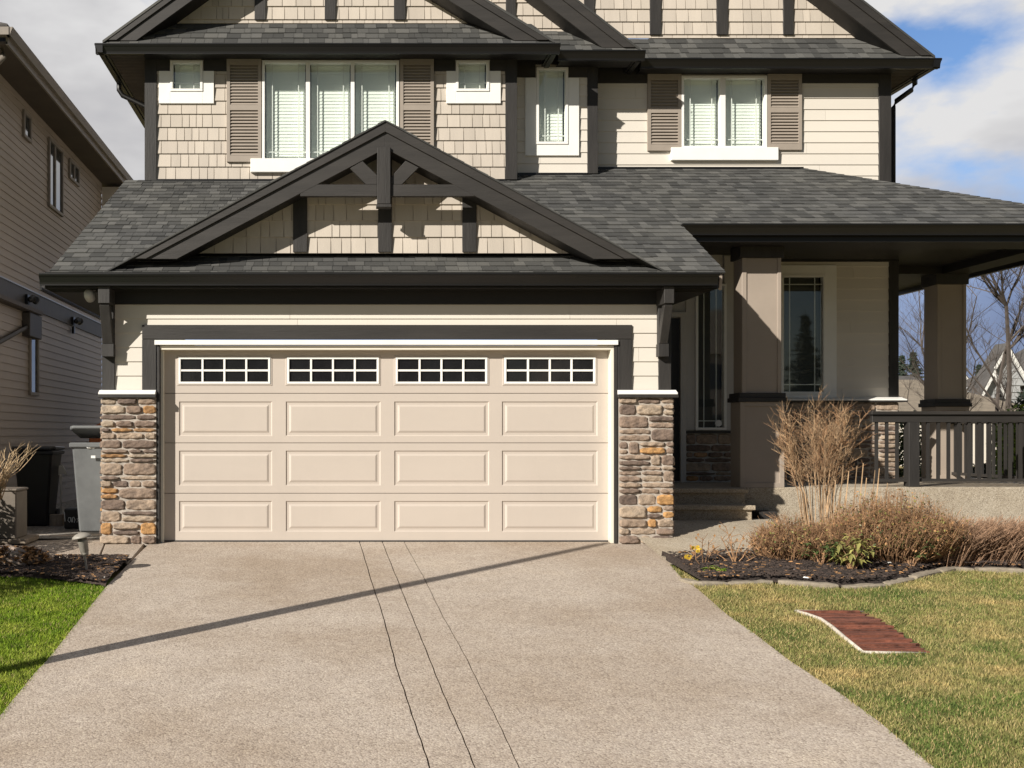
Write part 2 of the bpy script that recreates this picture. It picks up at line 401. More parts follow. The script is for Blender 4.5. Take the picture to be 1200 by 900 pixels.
def shutter(Y, x0, x1, y0, y1):
    a0, a1, b0, b1 = X(x0, Y), X(x1, Y), Z(y1, Y), Z(y0, Y); t = .045; f = Y - .05
    mb = MB()
    mb.box(a0, a0 + t, f, Y - .008, b0, b1); mb.box(a1 - t, a1, f, Y - .008, b0, b1)
    mid = b0 + (b1 - b0) * .525
    zs = [(b0, b0 + .085), (mid - .035, mid + .035), (b1 - .085, b1)]
    for z0, z1 in zs: mb.box(a0 + t, a1 - t, f + .001, Y - .008, z0, z1)
    mb.box(a0 + t, a1 - t, Y - .016, Y - .009, b0 + .085, b1 - .085)
    for lo, hi in ((zs[0][1], zs[1][0]), (zs[1][1], zs[2][0])):
        n = int(round((hi - lo) / .043)); st = (hi - lo) / n
        for k in range(n):
            z = lo + k * st
            mb.extrude([(a0 + t, f + .006, z + .004), (a0 + t, f + .006, z + .014), (a0 + t, Y - .017, z + .044), (a0 + t, Y - .017, z + .034)], (a1 - a0 - 2 * t, 0, 0))
    mb.build('shutter', 'shutter_paint', house)

# ---- garage front
wallplane(GW, 135, 771, 340, 457, holes=[(168, 381, 739, 470)], name='garage_wall')
board(GW, 120, 135, 338, 457, 'corner_board', proud=.03, thick=.05); board(GW, 771, 785.5, 338, 457, 'corner_board', proud=.03, thick=.05)
board(GW, 120, 785.5, 333, 357, 'frieze_board', 'soffit_dark', .034, .04)
t = MB(); board(GW, 167, 740, 381, 397.5, '', mb=t, proud=.03, thick=.05); t.build('door_head_trim', 'dark_beam', house, .003)
board(GW, 167, 183.5, 397.8, 459, 'door_side_trim', proud=.03, thick=.05); board(GW, 723.5, 740, 397.8, 459, 'door_side_trim', proud=.03, thick=.05)
t = MB(); t.box(X(182, GW), X(723, GW), GW - .055, GW + .02, Z(404.5, GW), Z(399, GW)); t.build('drip_cap', 'white_trim', house, .002)
# jambs (return from trim face to door) : cream jamb boards and dark outer stop
DY = 11.715
t = MB()
t.box(X(184.5, GW), X(187.5, GW), GW - .03, DY + .05, 0, Z(405, GW)); t.build('door_stop', 'dark_wood', house, .002); t = MB(); t.box(X(719.5, GW), X(723, GW), GW - .03, DY + .05, 0, Z(405, GW))
t.build('door_stop', 'dark_wood', house, .002)
t = MB()
t.box(X(187.6, GW), X(191, GW), GW + .03, DY + .05, 0, Z(410, GW)); t.box(X(715.5, GW), X(719.2, GW), GW - .012, DY + .05, 0, Z(410, GW))
t.box(X(187.8, GW), X(719.2, GW), GW - .012, DY + .05, Z(410, GW), Z(405, GW)); t.build('door_jamb', 'cream_jamb', house, .003)
t = MB()      # inner returns under the stone, each side
t.box(X(183.6, GW), X(184.4, GW), GW - .02, GW + .3, 0, Z(457, GW)); t.build('return_board', 'dark_wood', house)
# garage door : four sections, embossed panels, four windows
dx0, dx1 = X(190.5, DY), X(716, DY); sec_y = [636.5, 578, 519, 461, 405]
door = None; panx = [(210, 319), (335, 446), (462, 573), (588, 700)]
panz = [(587, 623), (528, 569), (470.5, 511)]
def gquad(mb, x0, x1, z0, z1, y, h):
    # face in plane y with rectangular hole h (list of rects sorted in x, same z-range)
    hz0, hz1 = h[0][1], h[0][3]
    mb.add([(x0, y, z0), (x1, y, z0), (x1, y, hz0), (x0, y, hz0)], [(0, 1, 2, 3)]); mb.add([(x0, y, hz1), (x1, y, hz1), (x1, y, z1), (x0, y, z1)], [(0, 1, 2, 3)])
    prev = x0
    for (a0, _, a1, _) in h + [(x1, 0, x1, 0)]:
        if a0 > prev: mb.add([(prev, y, hz0), (a0, y, hz0), (a0, y, hz1), (prev, y, hz1)], [(0, 1, 2, 3)])
        prev = a1
def rings(mb, r, offs):
    # offs: list of (inset, y); connects nested rectangles and caps the last
    pr = None
    for (ins, y) in offs:
        cur = [(r[0] + ins, y, r[1] + ins), (r[2] - ins, y, r[1] + ins), (r[2] - ins, y, r[3] - ins), (r[0] + ins, y, r[3] - ins)]
        if pr: mb.add(pr + cur, [(k, (k + 1) % 4, 4 + (k + 1) % 4, 4 + k) for k in range(4)])
        pr = cur
    return pr
dm = MB(); dm.box(dx0, dx1, DY + .005, DY + .045, Z(636.5, DY), Z(405, DY)); door = dm.build('garage_door', 'door_paint', house)
for s in range(4):
    z0, z1 = Z(sec_y[s], DY) + .004, Z(sec_y[s + 1], DY) - .004
    mb = MB()
    if s < 3: hs = [(X(a, DY), Z(panz[s][1], DY), X(b, DY), Z(panz[s][0], DY)) for a, b in panx]
    else: hs = [(X(a, DY), Z(452, DY), X(b, DY), Z(416.5, DY)) for a, b in [(207.5, 319), (334.5, 446), (461.5, 573), (588.5, 699.5)]]
    gquad(mb, dx0, dx1, z0, z1, DY - .012, hs)
    mb.add([(dx0, DY - .012, z1), (dx1, DY - .012, z1), (dx1, DY + .006, z1 + .003), (dx0, DY + .006, z1 + .003)], [(0, 1, 2, 3)])
    mb.add([(dx0, DY - .012, z0), (dx1, DY - .012, z0), (dx1, DY + .006, z0 - .003), (dx0, DY + .006, z0 - .003)], [(3, 2, 1, 0)])
    for h in hs:
        if s < 3:
            c = rings(mb, h, [(0, DY - .012), (.012, DY - .001), (.035, DY - .001), (.058, DY - .011)]); mb.add(c, [(0, 1, 2, 3)])
        else:
            rings(mb, h, [(0, DY - .012), (.004, DY - .018), (.016, DY - .018), (.022, DY + .004)])
    # stamped long grooves between panel rows
    mb.build('door_section', 'door_paint', door)
for a, b in [(209.5, 317), (336.5, 444), (463.5, 571), (590.5, 697.5)]:
    a0, a1, b0, b1 = X(a, DY), X(b, DY), Z(450, DY), Z(418.5, DY); mb = MB(); f = .024; y0, y1 = DY - .026, DY
    mb.box(a0, a1, y0, y1, b1 - f, b1); mb.box(a0, a1, y0, y1, b0, b0 + f); mb.box(a0, a0 + f, y0, y1, b0 + f, b1 - f); mb.box(a1 - f, a1, y0, y1, b0 + f, b1 - f)
    for k in (1, 2, 3):
        u = a0 + f + (a1 - a0 - 2 * f) * k / 4; mb.box(u - .011, u + .011, y0 + .003, y1, b0 + f, b1 - f)
    zc = (b0 + b1) / 2; mb.box(a0 + f, a1 - f, y0 + .005, y1, zc - .011, zc + .011)
    w = mb.build('door_window', 'white_trim', door, .002)
mb = MB(); mb.box(dx0, dx1, DY - .02, DY + .01, -.005, .022); mb.build('bottom_seal', 'seal_rubber', door)
for a, b in [(209.5, 317), (336.5, 444), (463.5, 571), (590.5, 697.5)]:
    mb = MB(); mb.box(X(a, DY) + .01, X(b, DY) - .01, DY - .006, DY - .002, Z(449, DY), Z(419.5, DY)); mb.build('window_pane', 'garage_glass' if 'garage_glass' in MATS else 'glass_dark', door)
# dark backing behind the glass
# ---- stone piers
def stone_face(mb, O, U, Vv, Nn, w, h, seed):
    rs = random.Random(seed); O, U, Vv, Nn = map(Vector, (O, U, Vv, Nn)); z = .012
    def stone(u0, u1, v0, v1):
        nu, nv = max(8, int((u1 - u0) / .011)), max(6, int((v1 - v0) / .010)); hgt = rs.uniform(.012, .034); ph = rs.random() * 10
        r = rs.random(); tone = (rs.uniform(.0, .84) if r > .13 else rs.uniform(.88, 1.0)) if r > .05 else rs.uniform(0, .1)
        vs = []; tl = rs.uniform(-.25, .25)
        sh = [rs.uniform(.0, .016) for _ in range(4)]
        for j in range(nv + 1):
            for i in range(nu + 1):
                a, b_ = i / nu * 2 - 1, j / nv * 2 - 1
                # pull corners in for a rounded, irregular outline
                k = (abs(a) ** 5) * (abs(b_) ** 5)
                uu = (u0 + u1) / 2 + a * ((u1 - u0) / 2 - k * .012 - .004 * math.sin(ph + b_ * 3) ** 2)
                vv = (v0 + v1) / 2 + b_ * ((v1 - v0) / 2 - k * .012 - .005 * math.sin(ph * 2 + a * 4 + (b_ > 0) * 2) ** 2 - (.010 * max(0, (a * (1 if sh[0] > .008 else -1)) - .4)))
                prof = (1 - abs(a) ** 14) ** .5 * (1 - abs(b_) ** 9) ** .5 if abs(a) < 1 and abs(b_) < 1 else 0
                n_ = math.sin(uu * 61 + ph + 2 * math.sin(vv * 50)) * math.sin(vv * 93 + ph * 3) * .004 + math.sin(uu * 23 + ph * 2) * math.cos(vv * 41 + ph) * .005 + rs.uniform(-.0015, .0015)
                vs.append(O + U * uu + Vv * vv + Nn * (prof * (hgt + n_ + tl * .02 * b_) - .002))
        fs = [(j * (nu + 1) + i, j * (nu + 1) + i + 1, (j + 1) * (nu + 1) + i + 1, (j + 1) * (nu + 1) + i) for j in range(nv) for i in range(nu)]
        if U.cross(Vv).dot(Nn) < 0: fs = [f[::-1] for f in fs]
        mb.add(vs, fs, (tone, rs.random(), rs.random()))
    while z < h - .03:
        ch = min(rs.choice((.05, .065, .08, .10, .125, .14)), h - z)
        if h - z - ch < .045: ch = h - z
        u = 0.0
        while u < w - .01:
            cw = rs.uniform(.10, .36) * (1.0 if ch > .07 else 1.15)
            if w - u - cw < .09: cw = w - u
            if ch > .1 and rs.random() < .35:
                s_ = rs.uniform(.4, .6) * ch; stone(u + .004, u + cw - .004, z + .004, z + s_ - .004); stone(u + .004, u + cw - .004, z + s_ + .004, z + ch - .004)
            else: stone(u + .004, u + cw - .004, z + .004, z + ch - .004)
            u += cw
        z += ch
def stone_pier(x0, x1, yf, yb, z0, z1, seed, sides='lr'):
    core = MB(); e = .012; core.box(x0 + (.02 if 'l' in sides else .004), x1 - (.02 if 'r' in sides else .004), yf + .02, yb, z0, z1)
    p = core.build('stone_pier', 'mortar', house)
    st = MB(); stone_face(st, (x0, yf + .018, z0), (1, 0, 0), (0, 0, 1), (0, -1, 0), x1 - x0, z1 - z0, seed)
    if 'l' in sides: stone_face(st, (x0 + .018, yf + .02, z0), (0, 1, 0), (0, 0, 1), (-1, 0, 0), yb - yf - .02, z1 - z0, seed + 1)
    if 'r' in sides: stone_face(st, (x1 - .018, yf + .02, z0), (0, 1, 0), (0, 0, 1), (1, 0, 0), yb - yf - .02, z1 - z0, seed + 2)
    s = st.build('stones', 'stone', p, smooth=True)
    return p
SF = 11.54; sz = Z(466, SF)
for (a, b, sd) in ((117, 183, 11), (725.5, 791, 44)):
    x0, x1 = X(a, SF), X(b, SF)
    p = stone_pier(x0, x1, SF, GW + .25, -.02, sz, sd, 'l' if a < 200 else 'r')
    ex = .0 if a < 200 else .0
    c = MB(); c.box(x0 - .015, x1 + (.03 if a > 200 else .0), SF - .03, GW + .25, sz, sz + .035); c.build('cap_edge', 'dark_wood', p, .003)
    c = MB(); c.extrude([(x0 - .01, SF - .036, sz + .035), (x0 - .01, SF - .036, sz + .052), (x0 - .01, GW - .03, sz + .085), (x0 - .01, GW - .03, sz + .035)], (x1 - x0 + (.03 if a > 200 else .005), 0, 0)); c.build('cap_slope', 'white_trim', p, .002)
# garage side walls
def plain_side(x, ya, yb, z0, z1, name, mat='siding'):
    mb = MB(); courses(mb, (x, 0, 0), (0, 1, 0), (0, 0, 1), [(ya, z0), (yb, z0), (yb, z1), (ya, z1)], SID, (3, 3.6), .012, .003, (), z0, back=0); return mb.build(name, mat, house)
XL = X(120, GW) - .002; XR = X(785, GW)
def side(x, ya, yb, z0, z1, name, mat='siding', flip=1, exp=SID):
    mb = MB(); n = int((z1 - z0) / exp) + 1
    for k in range(n):
        a = z0 + k * exp; b = min(a + exp, z1)
        if b - a < .01: continue
        mb.extrude([(x, ya, a), (x + flip * .014, ya, a), (x + flip * .002, ya, b), (x, ya, b)], (0, yb - ya, 0))
    mb.box(min(x, x - flip * .05), max(x, x - flip * .05), ya, yb, z0, z1)
    return mb.build(name, mat, house)
side(XL + .02, GW + .26, 22, -.02, 2.74, 'side_wall', flip=-1)
side(XR - .02, GW + .26, YE, -.02, 2.9, 'side_wall', flip=1)
# ---- lower roof (garage and porch share one slope)
EY, EZ, PR = 11.30, 2.913, .545
def rz(Y): return EZ + PR * (Y - EY)
sl = math.hypot(1, PR)
def roofpt(x, Y): return (x, (Y - EY) * sl)
rm = MB(); XE0, XE1 = X(58, EY), X(849, EY)
GE = MB(); GE.extrude([(XL + .01, GW + .2, 2.70), (XL + .01, Y1 + .1, 2.70), (XL + .01, Y1 + .1, 2.913 + .545 * (Y1 - 11.3) - .03), (XL + .01, GW + .2, 2.913 + .545 * (GW + .2 - 11.3) - .03)], (.03, 0, 0)); GE.build('side_gable_wall', 'siding', house)
PE = 12.70; XH = 9.70
wl = X(937, Y3)
polyA = [roofpt(XE0, EY), roofpt(XE1, EY), roofpt(XE1, PE), roofpt(X(147, Y1), Y1), ]
polyA = [roofpt(XE0, EY - .03), roofpt(XE1, EY - .03), roofpt(XE1, PE), roofpt(XE1, Y1 + .02), roofpt(X(147, Y1), Y1 + .02)]
RO = (0, EY, EZ); RV = (0, 1, PR)
courses(rm, RO, (1, 0, 0), RV, polyA, .143, (.07, .20), .010, .004, (), 0, jit=.005, back=0)
polyB = [roofpt(XE1, PE), roofpt(XH, PE), roofpt(wl + (XH - wl) * (Y3 - Y3) , Y3 + .02), roofpt(XE1, Y3 + .02)]
courses(rm, RO, (1, 0, 0), RV, polyB, .143, (.07, .20), .010, .004, (), 0, jit=.005, back=0)
polyC = [roofpt(X(600, Y1), Y1 + .02), roofpt(XE1, Y1 + .02), roofpt(XE1, Y3 + .02), roofpt(X(600, Y1), Y3 + .02)]
courses(rm, RO, (1, 0, 0), RV, polyC, .143, (.07, .20), .010, .004, (), 0, jit=.005, back=0)
rm.build('lower_roof', 'shingle', house)
# hip side of the porch roof and ridge caps along the hip
hm = MB(); hz = rz(PE)
hA, hB = Vector((XH, PE, hz)), Vector((wl, Y3, rz(Y3)))
sd = MB(); sd.add([hA, (XH, 19.5, hz), (wl + .0, 19.5, rz(Y3)), hB], [(0, 1, 2, 3)]); sd.add([(XH, PE, hz - .02), (XH, 19.5, hz - .02), (wl, 19.5, rz(Y3) - .02), (wl, Y3, rz(Y3) - .02)], [(3, 2, 1, 0)])
sd.build('porch_roof_side', 'shingle', house)
for k in range(34):
    a = hA.lerp(hB, k / 34.0); b = hA.lerp(hB, (k + 1.25) / 34.0); up = Vector((0, 0, .014)); s_ = Vector((.10, .10, -.055)); s2 = Vector((-.10, .02, .012 - .02))
    hm.add([a + up + Vector((0, 0, .008)), a + Vector((.09, .06, -.03)) + Vector((0, 0, .008)), b + Vector((.09, .06, -.03)), b + up, a + Vector((-.1, -.0, .006 + .008)), b + Vector((-.1, 0, .006))], [(0, 1, 2, 3), (4, 0, 3, 5)])
hm.build('hip_cap', 'shingle', house)
# soffit boxes, fascia and gutters
def gutter(x0, x1, yback, ztop, h=.115, w=.11, name='gutter', parent=None, endcaps=True):
    mb = MB(); yb = yback
    prof = [(yb, ztop), (yb, ztop - h), (yb - w * .62, ztop - h), (yb - w * .72, ztop - h * .55), (yb - w * .95, ztop - h * .22), (yb - w, ztop - .01), (yb - w, ztop), (yb - w + .008, ztop), (yb - w + .008, ztop - .012), (yb - w * .88, ztop - h * .3), (yb - w * .6, ztop - h + .006), (yb - .008, ztop - h + .006), (yb - .008, ztop)]
    n = len(prof); vs = [(x0, y, z) for y, z in prof] + [(x1, y, z) for y, z in prof]
    mb.add(vs, [(i, (i + 1) % n, n + (i + 1) % n, n + i) for i in range(n)])
    cap = [(yb, ztop), (yb, ztop - h), (yb - w * .62, ztop - h), (yb - w * .72, ztop - h * .55), (yb - w * .95, ztop - h * .22), (yb - w, ztop)]
    if endcaps:
        for x in (x0, x1): mb.extrude([(x - .001, y, z) for y, z in cap], (.003, 0, 0))
    mb.box(x0, x1, yb - w - .006, yb - w + .004, ztop - .012, ztop + .004)
    mb.box(x0, x1, yb - w * .66, yb - w * .50, ztop - h - .007, ztop - h + .002)
    return mb.build(name, 'gutter_metal', parent or house)
def gutter_side(x, y0, y1, ztop, h=.115, w=.11, flip=-1):
    mb = MB(); pr = [(0, 0), (0, -h), (w * .62, -h), (w * .72, -h * .55), (w * .95, -h * .22), (w, 0)]
    mb.extrude([(x + flip * a, y0, ztop + b) for a, b in pr], (0, y1 - y0, 0)); return mb.build('gutter', 'gutter_metal', house)
fz = Z(320, EY - .1)
gutter(X(45, EY - .1), X(843, EY - .1), EY + .02, fz)
t = MB(); t.box(X(52, EY), X(843, EY), EY + .022, EY + .045, Z(337, EY), EZ - .004); t.build('fascia', 'gutter_metal', house)
t = MB(); zs = Z(337, EY)
t.box(X(52, EY) - .02, X(843, EY), EY + .046, GW + .0, zs, zs + .02)
for k in range(7): t.box(X(52, EY), X(843, EY), EY + .07 + k * .045, EY + .078 + k * .045, zs - .005, zs)
t.box(X(52, EY) - .02, XL, GW, Y1, zs, zs + .02); t.build('soffit', 'soffit_dark', house)
t = MB(); t.box(X(45, EY) - .0, X(45, EY) + .022, EY + .05, 18.2, zs - .02, fz); t.build('fascia', 'gutter_metal', house)
# right rake of the garage roof
t = MB(); t.extrude([(XE1 - .05, EY, EZ - .035), (XE1 - .05, PE + 1.0, rz(PE + 1.0) - .035), (XE1 - .05, PE + 1.0, rz(PE + 1.0) - .2), (XE1 - .05, EY + .02, EZ - .2)], (.03, 0, 0)); t.build('rake_board', 'column_board', house, .003)
t = MB(); t.box(XR, XE1 - .05, EY + .05, PE + .6, zs, zs + .02); t.build('soffit', 'soffit_dark', house)
# metal edge flashing at the roof's right end
# porch eave
pgz = Z(262, PE - .1)
gutter(X(812, PE - .1) - .12, XH + .02, PE + .02, pgz, .12)
t = MB(); t.box(X(812, PE) - .1, XH - .05, PE + .022, PE + .045, Z(283, PE), rz(PE) - .004); t.build('fascia', 'gutter_metal', house)
gutter_side(XH - .02, PE - .05, 19.4, pgz, flip=1)
# porch ceiling, beams
bz0, bz1 = Z(288, 13.1), Z(268, 13.1) + .12
t = MB(); t.box(X(812, PE) - .1, XH - .03, PE + .046, 13.12, Z(283, PE) + .01, Z(283, PE) + .03)
t.box(3.68, XH - .03, 13.3, 18.4, 3.62, 3.64); t.build('porch_ceiling', 'soffit_dark', house)
t = MB(); t.box(4.15, 9.27, 13.1, 13.42, 3.51, 3.66); t.box(8.86, 9.24, 13.42, 15.5, 3.51, 3.66); t.box(7.7, 9.27, 15.5, 15.85, 3.51, 3.66); t.build('porch_beam', 'soffit_dark', house)
# ---- porch columns
def column(x0, x1, yf, d, zf, zb, zt, name_label=None):
    mb = MB(); cx = (x0 + x1) / 2; w = x1 - x0
    base = MB(); base.box(x0, x1, yf, yf + d, zf, zb - .09)
    c = base.build('porch_column', 'column_board', house, .004)
    if name_label: c['label'] = name_label
    pn = MB(); t_ = .016; bw = .055
    def frame(xa, xb, y, za, zb_):
        pn.box(xa, xa + bw, y - t_, y + .002, za, zb_); pn.box(xb - bw, xb, y - t_, y + .002, za, zb_)
        pn.box(xa + bw, xb - bw, y - t_, y + .002, zb_ - bw, zb_); pn.box(xa + bw, xb - bw, y - t_, y + .002, za, za + bw)
    frame(x0, x1, yf, zf, zb - .09)
    pn.build('face_board', 'column_board', c, .002)
    bn = MB(); bn.box(x0 - .03, x1 + .03, yf - .04, yf + d + .03, zb - .09, zb - .035); bn.box(x0 - .015, x1 + .015, yf - .025, yf + d + .015, zb - .035, zb + .02); bn.build('band', 'dark_wood', c, .004)
    up = MB(); i = .03; up.box(x0 + i, x1 - i, yf + .02, yf + d - .02, zb + .02, zt); 
    up.box(x0 + i, x0 + i + bw, yf + .004, yf + .02, zb + .02, zt); up.box(x1 - i - bw * .8, x1 - i, yf + .004, yf + .02, zb + .02, zt); up.build('shaft', 'column_board', c, .003)
    cp = MB(); cp.box(x0, x1, yf - .01, yf + d + .01, zt, zt + .16); cp.build('capital', 'dark_wood', c, .004)
    return c
FLZ = .53
column(5.0, 5.54, 13.1, .31, FLZ, 1.67, 3.35, 'taupe panelled column beside the entry steps')
column(8.76, 9.24, 15.5, .38, FLZ, 1.67, 3.36, 'taupe column at the far corner behind the railing')
column(8.78, 9.27, 13.1, .31, FLZ, 1.67, 3.35)
# ---- porch slab and steps
t = MB(); t.box(3.68, 9.6, 13.08, 16.2, -.3, FLZ); t.box(3.68, 4.97, 12.87, 13.08, -.3, FLZ)
t.box(3.68, 5.0, 12.825, 12.87, FLZ - .055, FLZ)
ps = t.build('porch_slab', 'aggregate_wall', house, .008)
t = MB(); t.box(3.68, 4.95, 12.59, 12.87, -.3, FLZ - .185); t.box(3.68, 4.98, 12.55, 12.59, FLZ - .24, FLZ - .185); t.build('step', 'aggregate_wall', house, .008)
t = MB(); t.box(X(884, 12.95), X(905, 12.95), 12.80, 13.075, .1, Z(599, 12.9)); t.build('step_block', 'dark_wood', house, .008)
# ---- entry wall
t = MB()
for pc_ in cut_rect([(3.68, FLZ), (X(866, YE), FLZ), (X(866, YE), 3.62), (3.68, 3.62)], (X(815.5, YE), Z(502.5, YE), X(848.5, YE), Z(334.5, YE))): t.xz(pc_, YE, YE + .05)
t.build('entry_wall', 'grey_trim', house)
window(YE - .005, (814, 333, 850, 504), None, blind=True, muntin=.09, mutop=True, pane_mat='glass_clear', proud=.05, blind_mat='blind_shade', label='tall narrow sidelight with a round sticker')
t = MB(); y = YE; t.box(X(803, y), X(815, y), y - .03, y, Z(504, y), Z(300, y)); t.box(X(848, y), X(857, y), y - .03, y, Z(504, y), Z(300, y)); t.build('entry_panel', 'grey_trim', house, .003)
t = MB(); t.box(X(796, y), X(802.5, y), y - .06, y, FLZ, Z(372, y)); t.box(X(770, y), X(802.5, y), y - .06, y, Z(372, y), Z(366, y)); t.build('door_frame', 'grey_trim', house, .003)
t = MB(); t.box(X(745, y), X(796, y), y - .02, y - .001, FLZ + .02, Z(373, y)); t.build('entry_door', 'bin_black', house, .003)
t = MB(); stone_face(t, (X(803, y), y - .01, FLZ), (1, 0, 0), (0, 0, 1), (0, -1, 0), X(858, y) - X(803, y), Z(508, y) - FLZ, 77); t.build('entry_stone', 'stone', house, smooth=True)
t = MB(); t.box(X(803, y), X(858, y), y - .05, y, Z(508, y), Z(505, y)); t.build('stone_ledge', 'dark_wood', house)
t = MB(); t.lathe((X(841, y), y - .03, Z(496, y)), [(.045, 0), (.045, .003), (.001, .003)], 24, tilt=Matrix.Rotation(R(90), 4, 'X').to_3x3()); t.build('round_sticker', 'mark_white', house)
# entry return wall up to window wall
t = MB(); t.box(X(866, YE), X(866, YE) + .05, YE, Y3, FLZ, 3.62); t.build('return_wall', 'siding', house)
# ---- porch window wall
wallplane(Y3, 866, 1042, 300, 468, holes=[(916, 325, 964, 459)], name='porch_wall')
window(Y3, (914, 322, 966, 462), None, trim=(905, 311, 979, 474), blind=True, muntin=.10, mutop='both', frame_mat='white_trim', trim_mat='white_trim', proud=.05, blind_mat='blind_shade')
board(Y3, 1041, 1052, 296, 466, 'corner_board', proud=.03, thick=.06)
board(Y3, 860, 1052, 290, 307, 'frieze_board', 'soffit_dark', .034, .04)
lz = Z(471, Y3 - .15)
p = stone_pier(X(900, Y3), X(1053, Y3) - .05, Y3 - .13, Y3 + .02, FLZ, lz, 91)
t = MB(); t.box(X(880, Y3), X(1056, Y3) - .0, Y3 - .18, Y3 + .05, lz, lz + .02); t.build('cap_edge', 'dark_wood', p)
t = MB(); t.extrude([(X(905, Y3), Y3 - .185, lz + .02), (X(905, Y3), Y3 - .185, lz + .035), (X(905, Y3), Y3 - .03, lz + .07), (X(905, Y3), Y3 - .03, lz + .02)], (X(1055, Y3) - X(905, Y3), 0, 0)); t.build('cap_slope', 'white_trim', p, .002)
side(X(1050, Y3), Y3 + .03, 20, 0, 3.62, 'side_wall', flip=1)
# ---- porch railing
YR = 13.28
ra = MB(); x0r, x1r = X(1019, YR), 8.80
ra.box(x0r, x1r, YR - .06, YR + .06, Z(486, YR), Z(482, YR)); ra.box(x0r + .02, x1r, YR - .03, YR + .03, Z(495, YR), Z(486, YR))
rail = ra.build('porch_railing', 'dark_beam', house, .004)
b = MB(); b.box(x0r + .02, x1r, YR - .02, YR + .02, FLZ + .06, FLZ + .10); b.build('bottom_rail', 'dark_beam', rail, .003)
b = MB(); b.box(X(1062, YR), X(1074.5, YR), YR - .065, YR + .065, FLZ, Z(495, YR)); b.build('rail_post', 'dark_wood', rail, .004)
xx = X(1027, YR)
while xx < x1r - .05:
    if not (X(1058, YR) < xx < X(1078, YR)):
        b = MB(); b.box(xx - .016, xx + .016, YR - .016, YR + .016, FLZ + .10, Z(495, YR)); b.build('baluster', 'dark_wood', rail)
    xx += .128
# side railing
rs_ = MB(); rs_.box(8.95, 9.07, 13.42, 15.5, Z(486, YR), Z(482, YR)); rs_.box(8.98, 9.04, 13.42, 15.5, Z(495, YR), Z(486, YR)); rail2 = rs_.build('porch_railing', 'dark_beam', house, .004)
b = MB(); b.box(8.99, 9.03, 13.42, 15.5, FLZ + .06, FLZ + .10); b.build('bottom_rail', 'dark_beam', rail2)
yy = 13.52
while yy < 15.45:
    b = MB(); b.box(8.995, 9.025, yy - .015, yy + .015, FLZ + .10, Z(495, YR)); b.build('baluster', 'dark_wood', rail2); yy += .128
# ---- brackets under the garage eave
def bracket(xa, xb, lab):
    mb = MB(); zt = Z(335, 11.27)
    mb.box(xa, xb, 11.29, GW - .02, Z(355, 11.27), zt)
    mb.box(xa + .004, xb - .004, GW - .09, GW - .028, Z(416, 11.5), Z(355, 11.27))
    mb.box(xa - .004, xb + .004, GW - .12, GW - .028, Z(418, 11.5), Z(403, 11.5))
    mb.yz([(11.31, Z(357, 11.3)), (11.40, Z(357, 11.3)), (GW - .05, Z(395, 11.5)), (GW - .05, Z(403, 11.5)), (GW - .115, Z(403, 11.5))], xa + .008, xb - .008)
    b = mb.build('eave_bracket', 'dark_wood', house, .004)
bracket(-2.485, -2.362, 'l'); bracket(3.51, 3.615, 'r')
# ---- truss gable over the garage
FY = 11.31; GY = 11.63; sp = .535
def rake_pair(apx, apy, feet, Y, d1, d2, slope_l, slope_r, th=.035, th2=.05, foot_y=None, name='rake_board', wy=0):
    # two layered boards per side
    for sgn, (fx, sl_) in zip((-1, 1), feet):
        if fx is None: continue
        def L(off):
            n = abs(fx - apx); return [(apx, apy + off), (fx, apy + off + sl_ * n)]
        fy = foot_y
        def seg(o0, o1):
            # polygon between offsets o0,o1 clipped at y=foot_y
            p = []
            x_at = lambda off: apx + sgn * (fy - apy - off) / sl_
            return [(X(apx, Y), Z(apy + o0, Y)), (X(x_at(o0), Y), Z(fy, Y)), (X(x_at(o1), Y), Z(fy, Y)), (X(apx, Y), Z(apy + o1, Y))]
        a = MB(); a.xz(seg(d1 - .5, d2), Y, Y + th); a.build(name, 'dark_beam', house, .003)
        b = MB(); b.xz(seg(0, d1), Y - .022, Y + th); b.build(name, 'dark_beam', house, .003)
        c = MB(); c.xz(seg(d2 - 3.5, d2 - .6), Y + th + .001, wy); c.build('gable_soffit', 'soffit_dark', house)
rake_pair(451.5, 143.5, [(150, .53), (754, .53)], FY, 11.5, 30.5, 0, 0, foot_y=303.5, wy=GY - .016)
zr, xr = Z(143.5, FY), X(451.5, FY)
Yc = EY + (zr - EZ) / PR
g = MB()
for sgn in (-1, 1):
    xf = xr + sgn * (zr - rz(FY - .03)) / sp
    U_ = Vector((0, 1, 0)); A = Vector((xr, FY - .035, zr + .012)); B = Vector((xf, FY - .035, rz(FY - .035) + .0))
    V_ = (A - B).normalized(); L = (A - B).length
    courses(g, B, U_, V_, [(0, 0), (.02, 0), (Yc - FY, L), (0, L)], .143, (.14, .36), .006, .002, (), 0, jit=.004, back=0)
g.build('gable_roof', 'shingle', house)
# underside of the gable overhang
t = MB()
for sgn in (-1, 1):
    zu = zr - .02
    t.extrude([(xr, FY + .03, zu), (xr + sgn * (zr - 3.16) / sp, FY + .03, 3.14), (xr + sgn * (zr - 3.16) / sp, FY + .03, 3.12), (xr, FY + .03, zu - .025)], (0, GY - FY - .03, 0))
t.build('gable_soffit', 'soffit_dark', house)
mb = MB(); zb = Z(297, GY); hh = (zr - .05 - zb)
courses(mb, (0, GY, 0), (1, 0, 0), (0, 0, 1), [(xr - hh / sp, zb), (xr + hh / sp, zb), (xr, zb + hh)], SHK, (.08, .22), .017, .008, (), zb, back=0); mb.build('gable_wall', 'shake', house)
for a, b_ in ((343.5, 360), (443, 459), (541.5, 558)):
    yy0 = 143.5 + .53 * abs((a + b_) / 2 - 451) + 20
    board(GY, a, b_, yy0, 296, 'gable_post', proud=.035, thick=.05)
